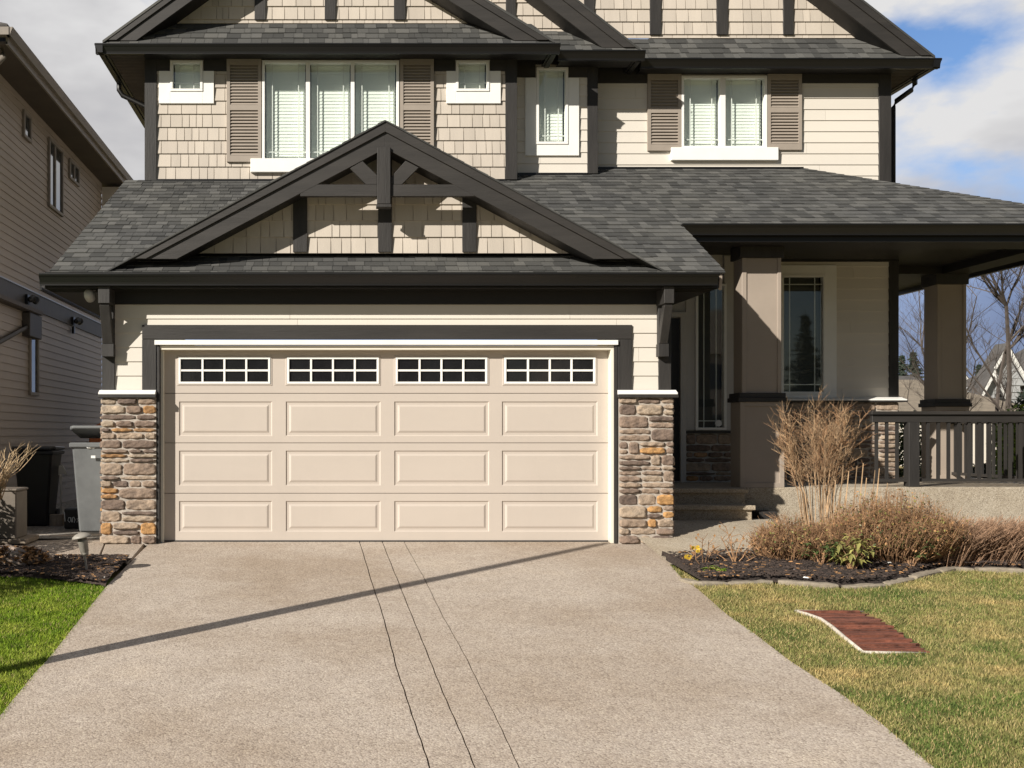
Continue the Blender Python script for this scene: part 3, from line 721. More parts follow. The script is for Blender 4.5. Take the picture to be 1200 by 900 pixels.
t = MB(); t.box(X(442, FY), X(457.5, FY), FY - .03, FY + .07, Z(239.5, FY), Z(173, FY)); t.box(X(441, FY), X(458.5, FY), FY - .036, FY + .075, Z(243.5, FY), Z(239.8, FY)); t.build('king_post', 'dark_wood', house, .004)
t = MB(); t.box(X(352, FY), X(442, FY), FY + .002, FY + .06, Z(230, FY), Z(216, FY)); t.box(X(457.5, FY), X(556, FY), FY + .002, FY + .06, Z(230, FY), Z(216, FY)); t.build('collar_beam', 'dark_beam', house, .004)
for pts in ([(410, 197), (424.5, 188), (442, 205), (442, 216), (429, 216)], [(475.5, 188), (491, 196), (471, 216), (457.5, 216), (457.5, 208)]):
    t = MB(); t.xz([(X(a, FY), Z(b_, FY)) for a, b_ in pts], FY + .006, FY + .055); t.build('truss_brace', 'dark_beam', house, .004)

# ---- upper storey, left block
wallplane(Y1, 184, 592, 66, 211, holes=[(201, 73, 237, 107), (309, 73, 466, 190), (535, 73, 572, 107)], kind='shake', name='upper_wall')
board(Y1, 170, 184, 60, 212, 'corner_board', proud=.035, thick=.06); board(Y1, 592, 605.5, 60, 211, 'corner_board', proud=.035, thick=.06)
def frieze(Y, a, b_, ya, yb_, holes, name='frieze_board'):
    mb = MB(); pcs = [[(X(a, Y), Z(yb_, Y)), (X(b_, Y), Z(yb_, Y)), (X(b_, Y), Z(ya, Y)), (X(a, Y), Z(ya, Y))]]
    for h in holes: pcs = [q for pc in pcs for q in cut_rect(pc, (X(h[0], Y), Z(h[3], Y), X(h[2], Y), Z(h[1], Y)))]
    for pc in pcs: mb.xz(pc, Y - .03, Y - .001)
    mb.build(name, 'dark_beam', house)
frieze(Y1, 184, 592, 56, 84, [(199, 70, 239, 130), (266, 68, 508, 200), (533, 70, 574, 130)])
window(Y1, (200, 72, 238, 108), None, trim=(186.5, 84, 251, 122), muntin=.09, proud=.045)
window(Y1, (534, 72, 573, 108), None, trim=(523, 84, 586.5, 122), muntin=.09, proud=.045)
# the frames poke above their casings into the frieze
window(Y1, (307.5, 72, 467.5, 190), [(358.5, 363.5), (411, 415.5)], sill=(294, 187, 481, 203), muntin=.10, proud=.05)
shutter(Y1, 266, 306.5, 70, 190.5); shutter(Y1, 468.5, 508, 70, 190.5)
# middle block
wallplane(Y2, 603, 690, 70, 205, holes=[(629, 81, 664, 169)], name='upper_wall')
window(Y2, (628, 80, 665, 170), None, trim=(615, 92, 678, 183), muntin=.09, proud=.05)
board(Y2, 688, 700, 66, 204, 'corner_board', proud=.035, thick=.06)
frieze(Y2, 603, 688, 60, 91, [(627, 76, 666, 100)])
# right block
wallplane(Y3, 698, 1030, 84, 219, holes=[(799, 91, 896, 173)], name='upper_wall')
frieze(Y3, 698, 1029, 72, 98, [(757.5, 87, 938.5, 120)])
board(Y3, 1029, 1043, 72, 216, 'corner_board', proud=.035, thick=.06)
window(Y3, (797.5, 90, 897.5, 175), [(842.5, 849)], sill=(785, 174, 910, 189), muntin=.10, proud=.05)
shutter(Y3, 758, 797.3, 88, 177.5); shutter(Y3, 898, 938, 88, 176.5)
side(X(171, Y1), Y1 + .03, 22, Z(211, Y1), 6.35, 'side_wall', flip=-1)
side(X(605, Y1) - .003, Y1 + .03, Y2 + .01, Z(213, Y1), 6.25, 'side_wall', flip=1)
side(X(1042, Y3), Y3 + .03, 22, 3.3, 6.25, 'side_wall', flip=1)
# flashing strips where walls meet the roof
t = MB()
for Y, a, b_, py in ((Y1, 184, 592, 211), (Y2, 606, 688, 204), (Y3, 700, 940, 197)):
    t.box(X(a, Y), X(b_, Y), Y - .05, Y - .018, rz(Y - .05) - .02, rz(Y) + .014)
t.build('roof_flashing', 'gutter_metal', house)
# ---- upper eaves, skirts, gables
def upper(Y, gx0, gx1, gy, fyb, skx0, skx1, sktop, skm=(0, 0)):
    ye = Y - .32; zt = Z(gy, ye - .1)
    gutter(X(gx0, ye - .1), X(gx1, ye - .1), ye + .02, zt, .115)
    zfb = Z(fyb, ye)
    t = MB(); t.box(X(gx0, ye - .1) + .05, X(gx1, ye - .1) - .05, ye + .022, ye + .045, zfb, zt + .004); t.build('fascia', 'gutter_metal', house)
    t = MB(); t.box(X(gx0, ye - .1) + .05, X(gx1, ye - .1) - .05, ye + .046, Y, zfb + .015, zfb + .03); t.build('soffit', 'soffit_dark', house)
    # skirt roof of pitch ~1
    zs_ = zt + .005; pv = 1.05; top = Y + .01
    mb = MB(); L = (top - (ye - .06)) * math.hypot(1, pv)
    courses(mb, (0, ye - .06, zs_), (1, 0, 0), (0, 1, pv), [(X(skx0, ye), 0), (X(skx1, ye), 0), (X(skx1 - skm[1], ye), L), (X(skx0 + skm[0], ye), L)], .143, (.07, .20), .010, .004, (), 0, jit=.005, back=0)
    mb.build('skirt_roof', 'shingle', house)
    return ye, zt, zfb
e1 = upper(Y1, 111, 657, 50.5, 62, 125, 650, 22, (45, 22))
e2 = upper(Y2, 655, 757, 58.5, 71, 600, 752, 33, (0, 24))
e3 = upper(Y3, 752, 1104, 68, 80, 700, 1094, 40, (0, 44))
# little end returns of the stepped gutters
for Y, gx, gy in ((Y1, 657, 50.5), (Y2, 757, 58.5)):
    ye = Y - .32; zt = Z(gy, ye - .1); xx = X(gx, ye - .1)
    gutter_side(xx - .1, ye + .0, Y + .2, zt, flip=1)
    t = MB(); t.box(xx - .13, xx - .1, ye, Y + .2, Z(gy + 12, ye), zt - .01); t.build('fascia', 'gutter_metal', house)
# side eaves
ye, zt, zfb = e1
xs = X(111, ye - .1)
gutter_side(xs + .1, ye - .09, 22, zt, flip=-1)
t = MB(); t.box(xs + .11, xs + .14, ye + .03, 22, zfb, zt); t.build('fascia', 'gutter_metal', house)
t = MB(); t.box(xs + .14, X(171, Y1), ye + .046, 22, zfb + .018, zfb + .03)
yy = ye + .08
while yy < 22: t.box(xs + .14, X(171, Y1), yy, yy + .03, zfb + .012, zfb + .018); yy += .06
t.build('soffit', 'neighbor_soffit', house)
ye, zt, zfb = e3
xs3 = X(1104, ye - .1)
gutter_side(xs3 - .1, ye - .09, 22, zt, flip=1)
t = MB(); t.box(xs3 - .14, xs3 - .11, ye + .03, 22, zfb, zt); t.build('fascia', 'gutter_metal', house)
t = MB(); t.box(X(1042, Y3), xs3 - .14, ye + .046, 22, zfb + .018, zfb + .03)
yy = ye + .08
while yy < 22: t.box(X(1042, Y3), xs3 - .14, yy, yy + .03, zfb + .012, zfb + .018); yy += .06
t.build('soffit', 'neighbor_soffit', house)
# gable shake walls
def gable_wall(Y, pts, posts, base):
    mb = MB(); poly = [(X(a, Y), Z(b_, Y)) for a, b_ in pts]; vb = min(q[1] for q in poly)
    poly = [(q[0], q[1] - (.05 if abs(q[1] - vb) < 1e-6 else 0)) for q in poly]
    courses(mb, (0, Y, 0), (1, 0, 0), (0, 0, 1), poly, SHK, (.08, .22), .017, .008, (), vb, back=0); mb.build('gable_wall', 'shake', house)
    for a, b_, top in posts: board(Y, a, b_, top, base + 1, 'gable_post', proud=.035, thick=.05)
gable_wall(Y1, [(180, 23), (585, 23), (363, -106)], [(298.5, 311.5, -60), (380.5, 393.5, -90), (461.5, 475, -50)], 23)
gable_wall(Y2, [(480, 33.5), (706, 33.5), (592, -55)], [(592.5, 604, -40)], 33.5)
gable_wall(Y3, [(560, 40.5), (1046, 40.5), (992, 0), (870, -90), (700, -60)], [(684, 696, -50), (761, 774, -80), (839, 852, -100), (917, 929, -60)], 40.5)
rake_pair(363, -126, [(100, .72), None or (700, .61)], Y1 - .36, 10.5, 27, 0, 0, foot_y=47.5, wy=Y1 - .016)
rake_pair(560, -90, [(None, .78), (800, .78)], Y2 - .36, 13, 32, 0, 0, foot_y=56, wy=Y2 - .016)
rake_pair(880, -101, [(None, .60), (1100, .775)], Y3 - .36, 12.5, 29, 0, 0, foot_y=65.5, wy=Y3 - .016)
# roof planes behind the rakes
def roof_back(apx, apy, fxl, fxr, fy, Y, yb, name='upper_roof'):
    Yr = Y - .39; mb = MB()
    for fx in (fxl, fxr):
        if fx is None: continue
        a = Vector((X(apx, Yr), Yr, Z(apy, Yr) + .03)); f = Vector((X(fx, Yr), Yr, Z(fy, Yr) + .02)); d = Vector((0, yb - Yr, 0)); dn = Vector((0, 0, -.035))
        mb.extrude([a, f, f + dn, a + dn], d)
    mb.build(name, 'shingle', house)
roof_back(363, -126, 120, 649.5, 49, Y1, 22); roof_back(560, -90, None, 750, 58, Y2, 20); roof_back(880, -101, None, 1096, 67, Y3, 22)
# ---- downspouts
t = MB(); xs = X(111, 14.05); t.tube([(xs + .07, 15.3, 6.25), (xs + .07, 15.3, 6.12), (xs + .12, 15.3, 6.04), (-2.63, 15.3, 5.86), (-2.60, 15.3, 5.75), (-2.60, 15.3, 4.2)], .036, 8); t.build('downspout', 'gutter_metal', house, smooth=True)
t = MB(); xs = xs3 - .06; t.tube([(xs, 15.1, 6.25), (xs, 15.1, 6.14), (xs - .05, 15.1, 6.05), (7.98, 15.1, 5.90), (7.93, 15.1, 5.80), (7.93, 15.1, 4.0)], .036, 8); t.build('downspout', 'gutter_metal', house, smooth=True)
# flood lamp by the left bracket
t = MB(); t.lathe((X(106, 11.5), 11.45, Z(347, 11.5)), [(.02, .06), (.05, .05), (.058, 0), (.05, -.06), (.03, -.065)], 14, tilt=Matrix.Rotation(R(60), 3, 'X')); t.tube([(X(110, 11.5), 11.5, Z(340, 11.5)), (X(114, 11.5), 11.55, Z(338, 11.5))], .015, 6); t.build('flood_lamp', 'grey_trim', house, smooth=True)

# ================================================================== NEIGHBOUR HOUSE
NX = -4.6
nb = thing('neighbor_house', 'taupe vinyl sided house standing at the far left edge beyond the bins', 'house', (NX - 3, 17, 0))
mb = MB()
z = -.1; yA, yB = 14.1, 21.2
while z < 6.3:
    for dz in (0,):
        mb.extrude([(NX, yA, z), (NX + .014, yA, z), (NX + .014, yA, z + .004), (NX + .002, yA, z + .114), (NX, yA, z + .114)], (0, yB - yA, 0))
    z += .114
mb.box(NX - 6, NX, yA, yB, -.1, 6.35); mb.build('wall', 'vinyl_taupe', nb)
t = MB(); t.box(NX + .002, NX + .03, yA, yB, 3.08, 3.34); t.build('belly_band', 'neighbor_band', nb)
t = MB(); t.box(NX, NX + .045, yA, yB, 3.34, 3.355); t.build('band_flashing', 'metal_flash', nb)
t = MB(); t.box(NX - .5, -4.15, 13.6, 21.9, 6.16, 6.19); t.build('soffit', 'neighbor_soffit', nb)
t = MB(); t.box(-4.17, -4.14, 13.6, 21.9, 6.15, 6.34); t.extrude([(-4.139, 13.5, 6.24), (-4.09, 13.5, 6.24), (-4.05, 13.5, 6.34), (-4.139, 13.5, 6.34)], (0, 8.4, 0)); t.box(NX - 4, -4.1, 13.49, 13.6, 6.24, 6.34); t.build('gutter', 'neighbor_trim', nb)
t = MB(); t.extrude([(-4.12, 13.5, 6.35), (-4.12, 21.9, 6.35), (-8, 21.9, 8.3), (-8, 17, 8.3)], (0, 0, .03)); t.extrude([(-4.12, 13.5, 6.351), (-8, 17, 8.301), (-12, 13.5, 6.351)], (0, 0, .03)); t.build('roof', 'far_roof_grey', nb)
t = MB(); t.box(NX, NX + .55, 21.25, 23, 5.3, 6.1); t.build('lit_gable_return', 'siding', nb)
t = MB(); t.tube([(-4.25, 13.75, 6.2), (-4.25, 13.75, 6.05), (-4.35, 13.8, 5.98), (-4.6, 13.9, 5.93)], .045, 8); t.build('downspout', 'neighbor_trim', nb, smooth=True)
def nwin(y0, y1, z0, z1, pm='glass_clear', mid=None):
    mb = MB(); f = .05; xf = NX + .05
    mb.box(NX, xf, y0, y1, z1 - f, z1); mb.box(NX, xf, y0, y1, z0, z0 + f); mb.box(NX, xf, y0, y0 + f, z0 + f, z1 - f); mb.box(NX, xf, y1 - f, y1, z0 + f, z1 - f)
    if mid: mb.box(NX, xf - .005, mid - .025, mid + .025, z0 + f, z1 - f)
    w = mb.build('window', 'neighbor_trim', nb, .004)
    g = MB(); g.box(NX + .016, NX + .022, y0 + f, y1 - f, z0 + f, z1 - f); g.build('pane', 'nb_glass', w)
m, nt, b, _ = nodes('nb_glass'); b.inputs['Base Color'].default_value = (.03, .035, .04, 1); b.inputs['Roughness'].default_value = .04; b.inputs['Specular IOR Level'].default_value = 1.0; b.inputs['IOR'].default_value = 1.9
nwin(15.75, 16.15, 5.58, 5.98); nwin(17.16, 18.05, 4.85, 5.97, mid=17.55); nwin(18.5, 19.2, 5.62, 5.97, mid=18.85); nwin(16.08, 16.55, 1.77, 2.75)
# vertical white slat blind in the lower window
for (py_, pz_) in ((15.9, 3.16), (18.7, 3.13)):
    t = MB(); t.box(NX + .03, NX + .07, py_ - .06, py_ + .06, pz_ - .04, pz_ + .10)
    for s in (-1, 1): t.lathe((NX + .14, py_ + s * .11, pz_ + .02), [(.02, -.07), (.045, -.03), (.055, .05), (.04, .055)], 10, tilt=Matrix.Rotation(R(70 * s), 3, 'X') @ Matrix.Rotation(R(20), 3, 'Y'))
    t.box(NX + .03, NX + .075, py_ - .035, py_ + .035, pz_ - .19, pz_ - .07); t.build('security_lamp', 'bin_black', nb)
# shallow boxed ledge with ribbed underside, end block and strut
t = MB(); t.box(NX, NX + .16, 14.1, 16.35, 3.0, 3.06)
for k in range(4): t.box(NX + .02 + k * .035, NX + .03 + k * .035, 14.1, 16.35, 2.99, 3.0)
t.build('ledge_soffit', 'neighbor_soffit', nb)
t = MB(); t.box(NX, NX + .13, 15.75, 16.4, 2.63, 2.985); t.build('ledge_end_block', 'neighbor_band', nb, .01)
t = MB(); t.tube([(NX + .07, 14.2, 2.36), (NX + .07, 15.8, 2.77)], .035, 6); t.build('ledge_strut', 'neighbor_band', nb)
# unseen wing and roof added outside the frame to shade the side yard
t = MB(); t.box(NX - 5, -4.85, 11.25, 14.0, -.3, 3.1); t.build('added_shade_wing', 'vinyl_taupe', nb)
t = MB(); t.extrude([(-4.7, 11.1, 3.1), (-4.7, 14.1, 3.1), (-7.2, 14.1, 4.4), (-7.2, 11.1, 4.4)], (0, 0, .05)); t.build('shade_wing_roof', 'far_roof_grey', nb)

# ================================================================== GROUND
def YGf(py): return YG(py)
# driveway slabs between the scored joints
LJ = [(-90, 955), (0, 841), (43, 788), (55, 776), (113, 703), (127, 686), (150, 663), (172, 641), (180, 636)]
J1 = [(502, 898), (475, 813), (465, 787), (455, 747), (447, 715), (437, 687), (421, 636)]
J2 = [(555, 898), (528, 833), (503, 773), (488, 737), (468, 685), (447.7, 636)]
J3 = [(607, 898), (573, 827), (547, 773), (518, 723), (497, 678), (473.5, 636)]
RJ = [(1150, 950), (1092, 900), (1030, 848), (985, 815), (925, 776), (885, 745), (852, 722), (818, 692), (800, 680), (785, 663), (795, 645), (800, 636)]
def xof(poly, py):
    pts = sorted(poly, key=lambda p: p[1])
    if py <= pts[0][1]: return pts[0][0]
    for (xa, ya), (xb, yb) in zip(pts, pts[1:]):
        if ya <= py <= yb: return xa + (xb - xa) * (py - ya) / (yb - ya)
    (xa, ya), (xb, yb) = pts[-2], pts[-1]; return xb + (xb - xa) * (py - yb) / (yb - ya)
rows = [636.2 + 4 * k for k in range(80)] + [960, 990, 1030, 1080, 1150, 1250, 1400, 1700, 2300]
def wob(py, s): return 0.003 * math.sin(py * .05 + s) + .0015 * math.sin(py * .31 + s * 2)
dm = MB(); gp = .005
def strip(Lf, Rf, gl, gr, ncol):
    vs = []; 
    for py in rows:
        Y = YG(py); a = Lf(py, Y) + gl; b_ = Rf(py, Y) - gr
        for k in range(ncol + 1): vs.append((a + (b_ - a) * k / ncol, Y, zg(Y) + .012))
    n = ncol + 1
    fs = [(j * n + i, (j + 1) * n + i, (j + 1) * n + i + 1, j * n + i + 1) for j in range(len(rows) - 1) for i in range(ncol)]
    o = len(dm.v); dm.add(vs, fs)
    # skirts on both long edges
    for i in (0, ncol):
        ev = []
        for j in range(len(rows)):
            p = vs[j * n + i]; ev += [p, (p[0], p[1], p[2] - .10)]
        dm.add(ev, [(2 * j, 2 * j + 1, 2 * j + 3, 2 * j + 2) for j in range(len(rows) - 1)])
def jl(J, s): 
    return lambda py, Y: X(xof(J, py), Y) + wob(py, s)
def edgeL(py, Y): return X(xof(LJ, py), Y) if py < 950 else -3.1
def edgeR(py, Y): return X(xof(RJ, py), Y) if py < 940 else 3.4
for a, b_, gl, gr in ((edgeL, jl(J1, 1), 0, gp), (jl(J1, 1), jl(J2, 2), gp, gp), (jl(J2, 2), jl(J3, 3), gp, gp * .7), (jl(J3, 3), edgeR, gp * .9, 0)):
    strip(a, b_, gl, gr, 6)
struct(dm.build('driveway', 'aggregate'))
jb = MB(); vs = []
for py in rows: Y = YG(py); vs += [(X(395, Y) - .2 * 0, Y, zg(Y) - .012), (X(640, Y), Y, zg(Y) - .012)]
jb.add(vs, [(2 * j, 2 * j + 2, 2 * j + 3, 2 * j + 1) for j in range(len(rows) - 1)]); struct(jb.build('driveway_joint_bed', 'soil'))
# garage apron under the door
t = MB(); t.box(X(184, GW), X(724, GW), 11.70, 12.4, -.2, -.001 + .008); struct(t.build('garage_floor', 'aggregate'))
# ground sheet
g = MB()
xsx = [-400, -150, -60, -30, -15, -8, -5, -3, 0, 3, 5, 8, 12, 20, 40, 80, 160, 400]; ysy = [-200, -60, -20, -6, 0, .6, 1, 3, 5, 7, 9, 10, 11, 11.75, 14, 20, 40, 80, 160, 400, 900]
vs = [(x, y, zg(y) - .05) for y in ysy for x in xsx]; n = len(xsx)
g.add(vs, [(j * n + i, j * n + i + 1, (j + 1) * n + i + 1, (j + 1) * n + i) for j in range(len(ysy) - 1) for i in range(n - 1)]); struct(g.build('ground', 'turf_right'))
t = MB(); t.box(-40, 40, -7, -.4, zg(0) - .2, zg(0) - .02); struct(t.build('road', 'asphalt'))
# right side: walkway ramp, mulch bed, lawn
def zr_(x, Y):
    # terrain right of the driveway: rises behind the bed
    base = zg(Y)
    if Y > 10.0:
        t_ = min(1, (Y - 10.0) / 2.3); base = zg(min(Y, 10.0)) + ((.165 if x < 5.3 else max(.05, .165 - (x - 5.3) * .25)) - zg(10.0)) * t_
    return base
def sheet(poly_px, fn, name, mat, ny=40, nx=24, kind='structure', lift=0.0, noise_=0.0):
    # poly given as functions of Y : (Y0,Y1,leftfn,rightfn)
    Y0, Y1_, lf, rf = poly_px; mb = MB(); vs = []
    for j in range(ny + 1):
        Y = Y0 + (Y1_ - Y0) * j / ny; a, b_ = lf(Y), rf(Y)
        for i in range(nx + 1):
            x = a + (b_ - a) * i / nx; vs.append((x, Y, fn(x, Y) + lift + (random.random() - .5) * noise_))
    n = nx + 1; mb.add(vs, [(j * n + i, j * n + i + 1, (j + 1) * n + i + 1, (j + 1) * n + i) for j in range(ny) for i in range(nx)])
    o = mb.build(name, mat, smooth=True); o['kind'] = kind; return o
PYY = lambda Y: 400 + 235 * DD / Y
def redge(Y): return X(xof(RJ, PYY(Y)), Y) if PYY(Y) < 940 else 3.4
def ledge(Y): return X(xof(LJ, PYY(Y)), Y) if PYY(Y) < 950 else -3.1
sheet((10.25, 12.8, lambda Y: 3.3 if Y > 10.4 else 3.45, lambda Y: 6.0), lambda x, Y: max(zr_(x, Y), zg(Y) + .0), 'walkway', 'aggregate_wall', lift=.006)
# bed front curve
FC = [(786, 662), (800, 681), (815, 686), (850, 685), (900, 683), (950, 687), (990, 689), (1030, 687), (1060, 681), (1090, 673), (1115, 668), (1150, 669), (1200, 671), (1300, 674), (1500, 678)]
def bedf(x):
    pts = [(X(a, YG(b_)), YG(b_)) for a, b_ in FC]
    if x <= pts[0][0]: return pts[0][1]
    for (xa, ya), (xb, yb) in zip(pts, pts[1:]):
        if xa <= x <= xb: return ya + (yb - ya) * (x - xa) / (xb - xa)
    return pts[-1][1]
def bedb(x): return 10.72 + .12 * min(1, max(0, (x - 3.4) / .8)) if x < 4.9 else min(13.07, 10.84 + (x - 4.9) * 3)
mb = MB(); nx, ny = 90, 26; vs = []
for i in range(nx + 1):
    x = 3.30 + (9.5 - 3.30) * i / nx; f, b_ = bedf(x) + .02, bedb(x)
    for j in range(ny + 1):
        Y = f + (b_ - f) * j / ny; ed = min(j, ny - j) / ny
        vs.append((x, Y, zr_(x, Y) + .012 + .05 * min(1, ed * 5) + random.uniform(-.012, .016)))
n = ny + 1; mb.add(vs, [(i * n + j, (i + 1) * n + j, (i + 1) * n + j + 1, i * n + j + 1) for i in range(nx) for j in range(ny)]); struct(mb.build('garden_bed', 'mulch'))
def chips(cnt, fx, fz, name, mats, smin=.008, smax=.028):
    mb = MB()
    for _ in range(cnt):
        x, Y = fx(); z = fz(x, Y); s = random.uniform(smin, smax); M = Matrix.Rotation(random.random() * 6.3, 3, 'Z') @ Matrix.Rotation(random.uniform(-.6, .6), 3, 'X')
        p = [M @ Vector(q) + Vector((x, Y, z + .008)) for q in ((-s, -s * .4, 0), (s, -s * .3, 0), (s * .8, s * .4, 0), (-s * .9, s * .3, 0), (-s * .7, -s * .3, s * .35), (s * .7, -s * .2, s * .3), (s * .6, s * .3, s * .35), (-s * .6, s * .25, s * .3))]
        mb.add(p, [(4, 5, 6, 7), (0, 1, 5, 4), (1, 2, 6, 5), (2, 3, 7, 6), (3, 0, 4, 7)], None, random.choices(range(len(mats)), [12, 1.3, .01][:len(mats)])[0])
    o = mb.build(name, mats); o['kind'] = 'stuff'; return o
def rb():
    x = random.uniform(3.35, 9); f, b_ = bedf(x), min(bedb(x), bedf(x) + 1.6); return x, random.uniform(f + .03, b_ - .02)
chips(9000, rb, lambda x, Y: zr_(x, Y) + .058, 'mulch_chips', ['mulch', 'leaf_dry', 'mark_white'])
# right lawn
struct(sheet((-.3, 10.6, lambda Y: redge(Y) - .01, lambda Y: 14.0), lambda x, Y: zg(Y) - (.03 if Y > bedf(x) + .02 else 0), 'lawn_right', 'turf_right', 60, 60, lift=0))
struct(sheet((-.3, 9.95, lambda Y: -12.0, lambda Y: ledge(Y) + .01), lambda x, Y: zg(Y), 'lawn_left', 'turf_left', 60, 60, lift=0))
# panel cover geometry (brown panel with pale rim set into the lawn)
PC = [(932, 717.5), (1012, 717.5), (1088, 762.5), (1012, 766)]
PW = [(YG(b_), X(a, YG(b_))) for a, b_ in PC]
rim_px = [(932, 717.5), (945, 721), (962, 727), (975, 736), (990, 749), (1012, 766)]
def in_panel(x, Y):
    py = PYY(Y); px = CX + x * F / Y
    if not 716 < py < 767: return False
    l = xof(rim_px, py); r = xof([(1012, 717.5), (1035, 728), (1062, 745), (1088, 763)], py); return l - 3 < px < r + 1
def grass(name, mat, cnt, sampler, h0, h1, w, lean):
    pts = sampler(cnt); m = len(pts); x = pts[:, 0]; y = pts[:, 1]; z = np.array([zg(v) for v in y])
    a = np.random.rand(m) * 6.283; h = h0 + (h1 - h0) * np.random.rand(m); la = np.random.rand(m) * 6.283; l = lean * np.random.rand(m) * h
    V = np.empty((m, 3, 3)); dx, dy = np.cos(a) * w / 2, np.sin(a) * w / 2
    V[:, 0] = np.stack([x - dx, y - dy, z], 1); V[:, 1] = np.stack([x + dx, y + dy, z], 1); V[:, 2] = np.stack([x + np.cos(la) * l, y + np.sin(la) * l, z + h], 1)
    me = bpy.data.meshes.new(name); me.vertices.add(3 * m); me.vertices.foreach_set('co', V.reshape(-1))
    me.loops.add(3 * m); me.loops.foreach_set('vertex_index', np.arange(3 * m)); me.polygons.add(m); me.polygons.foreach_set('loop_start', np.arange(0, 3 * m, 3)); me.update(calc_edges=True)
    at = me.attributes.new('rnd', 'FLOAT_VECTOR', 'FACE'); at.data.foreach_set('vector', np.random.rand(m * 3)); me.materials.append(MATS[mat])
    o = bpy.data.objects.new(name, me); C.objects.link(o); o['kind'] = 'stuff'; return o
def samp_r(cnt):
    out = []
    while len(out) < cnt:
        Y = random.uniform(4.6, 10.5); x = random.uniform(2.6, .70 * Y + .6)
        if x > redge(Y) + random.uniform(-.03, .02) and Y < bedf(x) - .06 and not in_panel(x, Y): out.append((x, Y))
    return np.array(out)
def samp_l(cnt):
    out = []
    while len(out) < cnt:
        Y = random.uniform(5.0, 9.95); x = random.uniform(-.36 * Y - .7, -1.0)
        if x < ledge(Y) + random.uniform(-.02, .03) and Y < lbed(x): out.append((x, Y))
    return np.array(out)
def lbed(x):
    pts = [(-6, 9.95), (-3.1, 9.95), (-2.9, 9.95), (-2.5, 9.78), (-2.25, 9.66), (-2.0, 9.55), (0, 9.5)]
    for (xa, ya), (xb, yb) in zip(pts, pts[1:]):
        if xa <= x <= xb: return ya + (yb - ya) * (x - xa) / (xb - xa)
    return 9.9
grass('lawn_grass', 'blades_right', 150000, samp_r, .012, .036, .0065, 1.3)
grass('lawn_grass', 'blades_left', 130000, samp_l, .012, .032, .006, 1.2)
# edging stones along the bed, one object each
pts = [(X(a, YG(b_)), YG(b_)) for a, b_ in FC if b_ > 664]
path = []
for (xa, ya), (xb, yb) in zip(pts, pts[1:]):
    L = math.hypot(xb - xa, yb - ya); k = max(1, int(L / .02))
    for i in range(k): path.append((xa + (xb - xa) * i / k, ya + (yb - ya) * i / k))
names = ['first pale edging stone at the driveway corner of the planting bed', 'second pale edging stone from the driveway', 'third pale edging stone from the driveway', 'fourth pale edging stone from the driveway', 'fifth edging stone, below the leafy twigs', 'sixth edging stone from the driveway', 'seventh edging stone from the driveway', 'eighth edging stone, where the bed starts to curve back', 'ninth edging stone on the curve of the bed', 'tenth edging stone, at the start of the feathery grasses']
i = 0; k = 0
while i < len(path) - 24:
    ln = random.randint(19, 25); seg = path[i:i + ln]; i += ln + 1
    if seg[0][0] > 7.2: break
    mb = MB(); jit_ = random.uniform(-.008, .008); w0 = .055; m_ = 7; idx = [int(j * (len(seg) - 1) / (m_ - 1)) for j in range(m_)]; vs = []
    for q, j in enumerate(idx):
        a = Vector((*seg[max(0, j - 1)], 0)); b_ = Vector((*seg[min(len(seg) - 1, j + 1)], 0)); d = (b_ - a).normalized(); nn = Vector((-d.y, d.x, 0)); p = Vector((*seg[j], zg(seg[j][1])))
        pin = .88 if q in (0, m_ - 1) else 1.0; hh_ = (.032 + jit_ + random.uniform(-.004, .004)) * (1 if pin == 1 else .8)
        vs += [p - nn * w0 * pin + Vector((0, 0, -.05)), p - nn * w0 * pin + Vector((0, 0, hh_ - .012)), p - nn * (w0 - .014) * pin + Vector((0, 0, hh_)), p + nn * (w0 - .014) * pin + Vector((0, 0, hh_)), p + nn * w0 * pin + Vector((0, 0, hh_ - .012)), p + nn * w0 * pin + Vector((0, 0, -.05))]
    fs = [(q * 6 + e, q * 6 + e + 1, (q + 1) * 6 + e + 1, (q + 1) * 6 + e) for q in range(m_ - 1) for e in range(5)] + [(0, 5, 4, 3, 2, 1), tuple((m_ - 1) * 6 + e for e in range(6))]
    mb.add(vs, [f[::-1] for f in fs]); o = mb.build('edging_stone', 'curb_concrete')
    tag(o, names[k] if k < len(names) else f'low edging stone under the feathery grasses, number {k + 1} from the driveway', 'edging stone', 'edging stones along the planting bed'); k += 1
# lawn panel
pc = thing('ground_cover', 'reddish brown slatted cover with a pale curved rim set in the lawn', 'hatch cover', (6.0, 8.0, zg(8.0)))
mb = MB(); NR = 30
for k in range(NR):
    pya = 718 + (765.5 - 718) * k / NR; pyb = 718 + (765.5 - 718) * (k + random.uniform(.6, .95)) / NR
    def lr(py): return xof(rim_px, py) + 2.5, xof([(1012, 717.5), (1035, 728), (1062, 745), (1088, 763)], py)
    q = []
    for py in (pya, pyb):
        l, r = lr(py); Y = YG(py); q.append((X(l, Y), Y)); q.append((X(r, Y) + random.uniform(-.07, .0), Y))
    hz_ = random.uniform(.004, .024)
    mb.extrude([(q[0][0], q[0][1], zg(q[0][1])), (q[1][0], q[1][1], zg(q[1][1])), (q[3][0], q[3][1], zg(q[3][1])), (q[2][0], q[2][1], zg(q[2][1]))], (0, 0, hz_))
mb.build('slats', 'panel_brown', pc)
mb = MB(); mb.tube([(X(a, YG(b_)), YG(b_), zg(YG(b_)) + .006) for a, b_ in [(1012, 717.5)] + rim_px + [(1085, 766)]], [.006, .014, .018, .018, .018, .018, .015, .005], 8); mb.build('pale_rim', 'rim_stone', pc, smooth=True)

